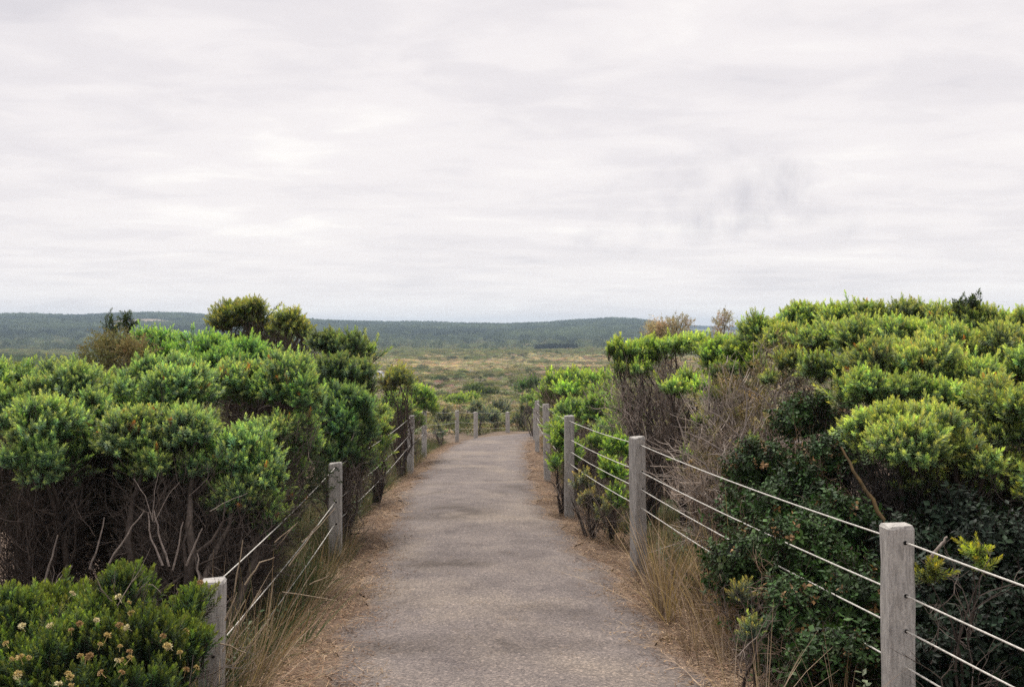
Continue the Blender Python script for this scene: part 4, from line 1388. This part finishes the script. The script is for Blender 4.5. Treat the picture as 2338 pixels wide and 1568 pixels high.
# leaf and straw litter on the soil and over the crumbling edges
for sd, lb in ((-1, 'brown straw and leaf litter on the left verge'), (1, 'brown straw and leaf litter on the right verge')):
    x, y, o = along(sd, 3.0, 32, 8500, -0.24, 1.4, 1.7)
    kk = (o > 0) | (RS.rand(len(o)) < 0.25)
    x, y = x[kk], y[kk]
    m = len(x)
    tt = np.array([(0.27, 0.19, 0.135), (0.20, 0.13, 0.095), (0.37, 0.28, 0.20), (0.12, 0.085, 0.068)])[RS.randint(0, 4, m)] * (0.7 + 0.6 * RS.rand(m))[:, None]
    ax = RS.normal(0, 0.05, (m, 3)) + np.array([0, 0, 1.0])
    zz_ = np.maximum(ground_z(x, y), 0 * x - 99) + 0.012
    ob = scatter('litter', litter, np.stack([x, y, zz_], 1), ax, 0.8 + 0.7 * RS.rand(m), tt)
    tag(ob, lb, 'litter')

x, y, o = along(-1, 3.2, 26, 150, -1.9, -0.1, 1.6)
ob = scatter('litter', litter, np.stack([x, y, ground_z(np.interp(y, cys[:260], cxs[:260]), y) + 0.035], 1), np.tile((0, 0, 1.0), (150, 1)), 0.35 + 0.35 * RS.rand(150),
             np.array([0.24, 0.18, 0.13])[None] * (0.5 + 0.9 * RS.rand(150))[:, None])
tag(ob, 'stray bits of leaf and straw lying on the path', 'litter')
# reed clumps: each its own thing
def reed_clump(label, x, d, n, tints, lean, s0=0.8, s1=1.25, rad=0.18, ytop=None):
    p = P(x, 1300, d)
    p[2] = gz(p[0], p[1])
    root = empty('reed_clump', p)
    tag(root, label, 'reeds', 'reed clumps by the fences')
    q = np.stack([p[0] + RS.normal(0, rad, n), p[1] + RS.normal(0, rad * 1.5, n), np.zeros(n)], 1)
    q[:, 2] = ground_z(q[:, 0], q[:, 1]) - 0.01
    ax = RS.normal(0, 0.14, (n, 3)) + np.array([lean[0], lean[1], 1.0])
    ax /= np.linalg.norm(ax, axis=1)[:, None]
    tt = np.array(tints)[RS.randint(0, len(tints), n)] * (0.7 + 0.6 * RS.rand(n))[:, None]
    scatter('blades', reeds, q, ax, s0 + (s1 - s0) * RS.rand(n), tt, root, p)


BR = [(0.27, 0.21, 0.16), (0.36, 0.29, 0.23), (0.18, 0.135, 0.11), (0.07, 0.095, 0.045), (0.46, 0.38, 0.31)]
GR2 = [(0.05, 0.08, 0.035), (0.07, 0.10, 0.04), (0.30, 0.22, 0.14)]
reed_clump('brown reeds leaning toward the path beside the nearest left post', 522, 4.8, 9, BR, (0.4, 0.1), 0.6, 0.95, 0.10)
reed_clump('dark green reeds leaning over the left verge behind the nearest left post', 600, 5.6, 9, GR2, (0.45, 0), 0.7, 1.1, 0.14)
reed_clump('dry reeds standing behind the nearest left post', 480, 5.5, 7, BR, (0.15, 0))
reed_clump('straw coloured reeds at the foot of the second left post', 735, 8.8, 12, BR[:3] + GR2, (0.3, 0), 0.5, 0.8)
reed_clump('brown reeds under the wire halfway to the second left post', 665, 7.2, 10, BR, (0.45, 0), 0.6, 0.9)
reed_clump('tall tan reeds between the second right post and the glossy shrub', 1600, 6.6, 26, BR[:3] + [(0.40, 0.31, 0.2)], (-0.1, -0.1), 0.9, 1.45, 0.22)
reed_clump('tan reeds at the foot of the second right post', 1530, 7.8, 14, BR[:3], (-0.1, 0), 0.4, 0.65)
reed_clump('mixed reeds low in front of the glossy shrub', 1800, 4.4, 6, BR + GR2, (-0.1, 0), 0.6, 0.85, 0.16)
reed_clump('short straw reeds at the foot of the glossy shrub by the path edge', 1640, 5.5, 14, BR[:3], (-0.25, 0), 0.4, 0.65)

# dead grey sticks
def dead_sticks(label, sticks, mat=M_bark_grey, r=0.006, jit=0.0025):
    b = MB()
    pts0 = P(*sticks[0][0])
    base = np.array([pts0[0], pts0[1], gz(pts0[0], pts0[1])])
    root = empty('dead_branch', base)
    tag(root, label, 'dead branch')
    for st in sticks:
        b = MB()
        ps = [P(*q) for q in st]
        fine = []
        for i in range(len(ps) - 1):
            for k in range(3):
                fine.append(ps[i] + (ps[i + 1] - ps[i]) * k / 3 + RS.normal(0, jit, 3))
        fine.append(ps[-1])
        b.tube([q - base for q in fine], [r * (1 - 0.6 * i / len(fine)) for i in range(len(fine))], 5, 0)
        obj('stick', mesh_from('stick', b.V, b.F, [mat], smooth=True), root)


dead_sticks('pale broken stems standing under the large left shrub', [
    [(385, 1290, 5.3), (362, 1215, 5.3), (352, 1165, 5.3)], [(372, 1290, 5.25), (345, 1230, 5.25), (338, 1170, 5.25)], [(395, 1300, 5.3), (408, 1240, 5.3), (418, 1190, 5.3)],
    [(425, 1290, 5.2), (445, 1240, 5.2), (462, 1205, 5.2)], [(458, 1345, 4.9), (450, 1300, 4.9), (450, 1262, 4.9)], [(245, 1290, 5.4), (290, 1220, 5.4), (330, 1165, 5.4)],
    [(100, 1330, 5.0), (118, 1270, 5.0), (132, 1220, 5.0)], [(130, 1370, 4.9), (150, 1310, 4.9), (165, 1290, 4.9)], [(205, 1300, 5.3), (225, 1240, 5.3), (238, 1180, 5.3)]])
dead_sticks('thin grey fan of dead twigs beneath the large left shrub', [
    [(350, 1190, 5.9), (330, 1130, 5.9), (305, 1092, 5.9)], [(350, 1190, 5.9), (352, 1120, 5.9), (362, 1078, 5.9)], [(352, 1190, 5.9), (385, 1130, 5.9), (410, 1100, 5.9)],
    [(480, 1165, 6.0), (520, 1145, 6.0), (565, 1125, 6.0)]], r=0.0028)
zs = [[(1540, 1310), (1810, 890)], [(1560, 1180), (1700, 950)], [(1600, 1440), (1870, 1080)], [(1650, 1500), (1840, 1270)], [(1700, 1480), (1900, 1310)], [(1530, 1255), (1700, 1320)],
      [(1620, 900), (1680, 540)], [(1700, 850), (1800, 700), (1900, 660)], [(1580, 1340), (1640, 1230), (1750, 1100)], [(1620, 1400), (1720, 1260)], [(1560, 1100), (1640, 900)], [(1760, 1380), (1800, 1560)]]
dead_sticks('straw coloured dry stalks leaning right beside the nearest left post',
            [[(x * 0.3298, 1053.7 + y * 0.3298, 4.75 + 0.05 * (k % 5)) for x, y in st] for k, st in enumerate(zs)], M_stalk, 0.0042)
zs = [[(1990, 1040), (2190, 720)], [(1960, 900), (2330, 960)], [(2140, 850), (2270, 790)], [(1890, 610), (2060, 420)], [(2000, 720), (2160, 500), (2320, 320)], [(1900, 560), (2050, 430)], [(2090, 560), (2200, 440)]]
dead_sticks('straw coloured dry stalks leaning over the left verge before the second post',
            [[(x * 0.3298, 1053.7 + y * 0.3298, 6.2 + 0.1 * (k % 4)) for x, y in st] for k, st in enumerate(zs)], M_stalk, 0.0042)
dead_sticks('ochre barked leaning trunk under the huge right shrub', [
    [(2030, 1215, 5.3), (1990, 1140, 5.4), (1950, 1075, 5.5), (1920, 1020, 5.6)]], M_bark_ochre, 0.014, 0.004)
dead_sticks('bleached bare twigs sticking out of the right bank', [
    [(1700, 1010, 7.4), (1640, 950, 7.4), (1600, 930, 7.4)], [(1650, 1030, 7.3), (1600, 1000, 7.3), (1555, 985, 7.3)], [(1660, 1060, 7.2), (1690, 1000, 7.2), (1720, 930, 7.2)],
    [(1640, 1110, 7.0), (1610, 1060, 7.0), (1560, 1030, 7.0)], [(1690, 1090, 6.9), (1650, 1040, 6.9), (1615, 1035, 6.9)], [(1780, 960, 7.6), (1740, 905, 7.6), (1690, 880, 7.6)],
    [(1700, 980, 7.4), (1705, 930, 7.4), (1700, 880, 7.4)]], r=0.007)
dead_sticks('short pale stick lying in the shade right of the nearest post', [[(2120, 1275, 4.5), (2150, 1240, 4.5), (2162, 1225, 4.5)]], r=0.009)
dead_sticks('pale dead stems rising from the shrub behind the third right post', [
    [(1345, 935, 15), (1338, 905, 15), (1330, 890, 15)], [(1372, 935, 15), (1372, 900, 15), (1362, 870, 15)]], r=0.012)

# ------------------------------------------------------------------ parked car on the plain
M_paint, n, l, out = new_mat('car_white')
l.new(principled(n, l, (0.78, 0.77, 0.75), 0.3, 0.5), out.inputs[0])
M_glass, n, l, out = new_mat('car_glass')
l.new(principled(n, l, (0.03, 0.035, 0.04), 0.08, 0.6), out.inputs[0])
M_tyre, n, l, out = new_mat('tyre')
l.new(principled(n, l, (0.02, 0.02, 0.02), 0.8, 0.2), out.inputs[0])
M_lamp, n, l, out = new_mat('lamp_lens')
l.new(principled(n, l, (0.5, 0.5, 0.5), 0.15, 0.6), out.inputs[0])
cg = gz(CAR[0], CAR[1])
car = empty('parked_car', (CAR[0], CAR[1], cg))
car.rotation_euler = (0, 0, math.radians(-12))
tag(car, 'white car on the plain, mostly hidden behind the dark left shrubs', 'car')
prof = [(-2.2, .35), (-2.25, .75), (-2.15, 1.0), (-1.95, 1.1), (2.2, .35), (2.25, .65), (2.1, .88), (1.2, 1.02)]
body_prof = [(-2.2, .35), (-2.25, .8), (-2.1, 1.05), (1.15, 1.05), (2.05, .9), (2.25, .68), (2.2, .35)]
cab_prof = [(-2.05, 1.05), (-1.85, 1.62), (-1.6, 1.74), (0.0, 1.76), (0.25, 1.7), (1.1, 1.05)]


def extrude_prof(prof_, hw0, hw1, zref):
    V, Fc = [], []
    n_ = len(prof_)
    z0, z1 = min(p[1] for p in prof_), max(p[1] for p in prof_)
    for sgn in (-1, 1):
        for (x, z) in prof_:
            w = hw0 + (hw1 - hw0) * (z - z0) / (z1 - z0)
            V.append((x, sgn * w, z))
    Fc.append(tuple(range(n_)))
    Fc.append(tuple(reversed(range(n_, 2 * n_))))
    for i in range(n_):
        j = (i + 1) % n_
        Fc.append((j, i, i + n_, j + n_))
    return V, Fc


V, Fc = extrude_prof(body_prof, 0.88, 0.9, 0)
obj('body', mesh_from('body', V, Fc, [M_paint]), car)
V, Fc = extrude_prof(cab_prof, 0.86, 0.68, 0)
cab = obj('cabin', mesh_from('cabin', V, Fc, [M_paint]), car)
for sgn in (-1, 1):
    for x0, x1, x2, x3 in ((-1.75, -0.75, -1.6, -0.75), (-0.65, 0.75, -0.65, 0.1)):
        V = [(x0, sgn * .868, 1.1), (x1, sgn * .868, 1.1), (x3, sgn * .72, 1.64), (x2, sgn * .72, 1.64)]
        obj('window', mesh_from('window', V, [(0, 1, 2, 3)], [M_glass]), cab)
obj('windscreen', mesh_from('windscreen', [(1.05, -.78, 1.1), (1.05, .78, 1.1), (0.3, .64, 1.68), (0.3, -.64, 1.68)], [(0, 1, 2, 3)], [M_glass]), cab)
b = MB()
b.tube([(0, -0.1, 0), (0, 0.1, 0)], [0.33, 0.33], 16, 0)
b.F += [tuple(range(16)), tuple(range(16, 32))]
wm = mesh_from('wheel', b.V, b.F, [M_tyre])
for x in (-1.4, 1.4):
    for sgn in (-1, 1):
        obj('wheel', wm, car, (x, sgn * 0.82, 0.33))
for sgn in (-1, 1):
    obj('headlight', mesh_from('headlight', [(2.16, sgn * .45, .72), (2.16, sgn * .8, .72), (2.09, sgn * .8, .86), (2.09, sgn * .45, .86)], [(0, 1, 2, 3)], [M_lamp]), car)

# ------------------------------------------------------------------ haze
M_haze, n, l, out = new_mat('haze')
pv = N(n, 'ShaderNodeVolumePrincipled')
pv.inputs['Color'].default_value = (0.60, 0.79, 1.0, 1)
pv.inputs['Density'].default_value = 0.00034
pv.inputs['Anisotropy'].default_value = 0.1
l.new(pv.outputs[0], out.inputs['Volume'])
zlo = float(Z.min()) - 1.5
zhi = float(Z.max()) + 12
b0, b1, b2, b3 = -2950, 2950, -2950, 2950
V = [(b0, b2, zlo), (b1, b2, zlo), (b1, b3, zlo), (b0, b3, zlo), (b0, b2, zhi), (b1, b2, zhi), (b1, b3, zhi), (b0, b3, zhi)]
Fc = [(3, 2, 1, 0), (4, 5, 6, 7), (0, 1, 5, 4), (1, 2, 6, 5), (2, 3, 7, 6), (3, 0, 4, 7)]
haze = obj('haze', mesh_from('haze', V, Fc, [M_haze]))
haze['kind'] = 'stuff'
tag(haze, 'thin pale blue haze over the plain and hills', 'haze')
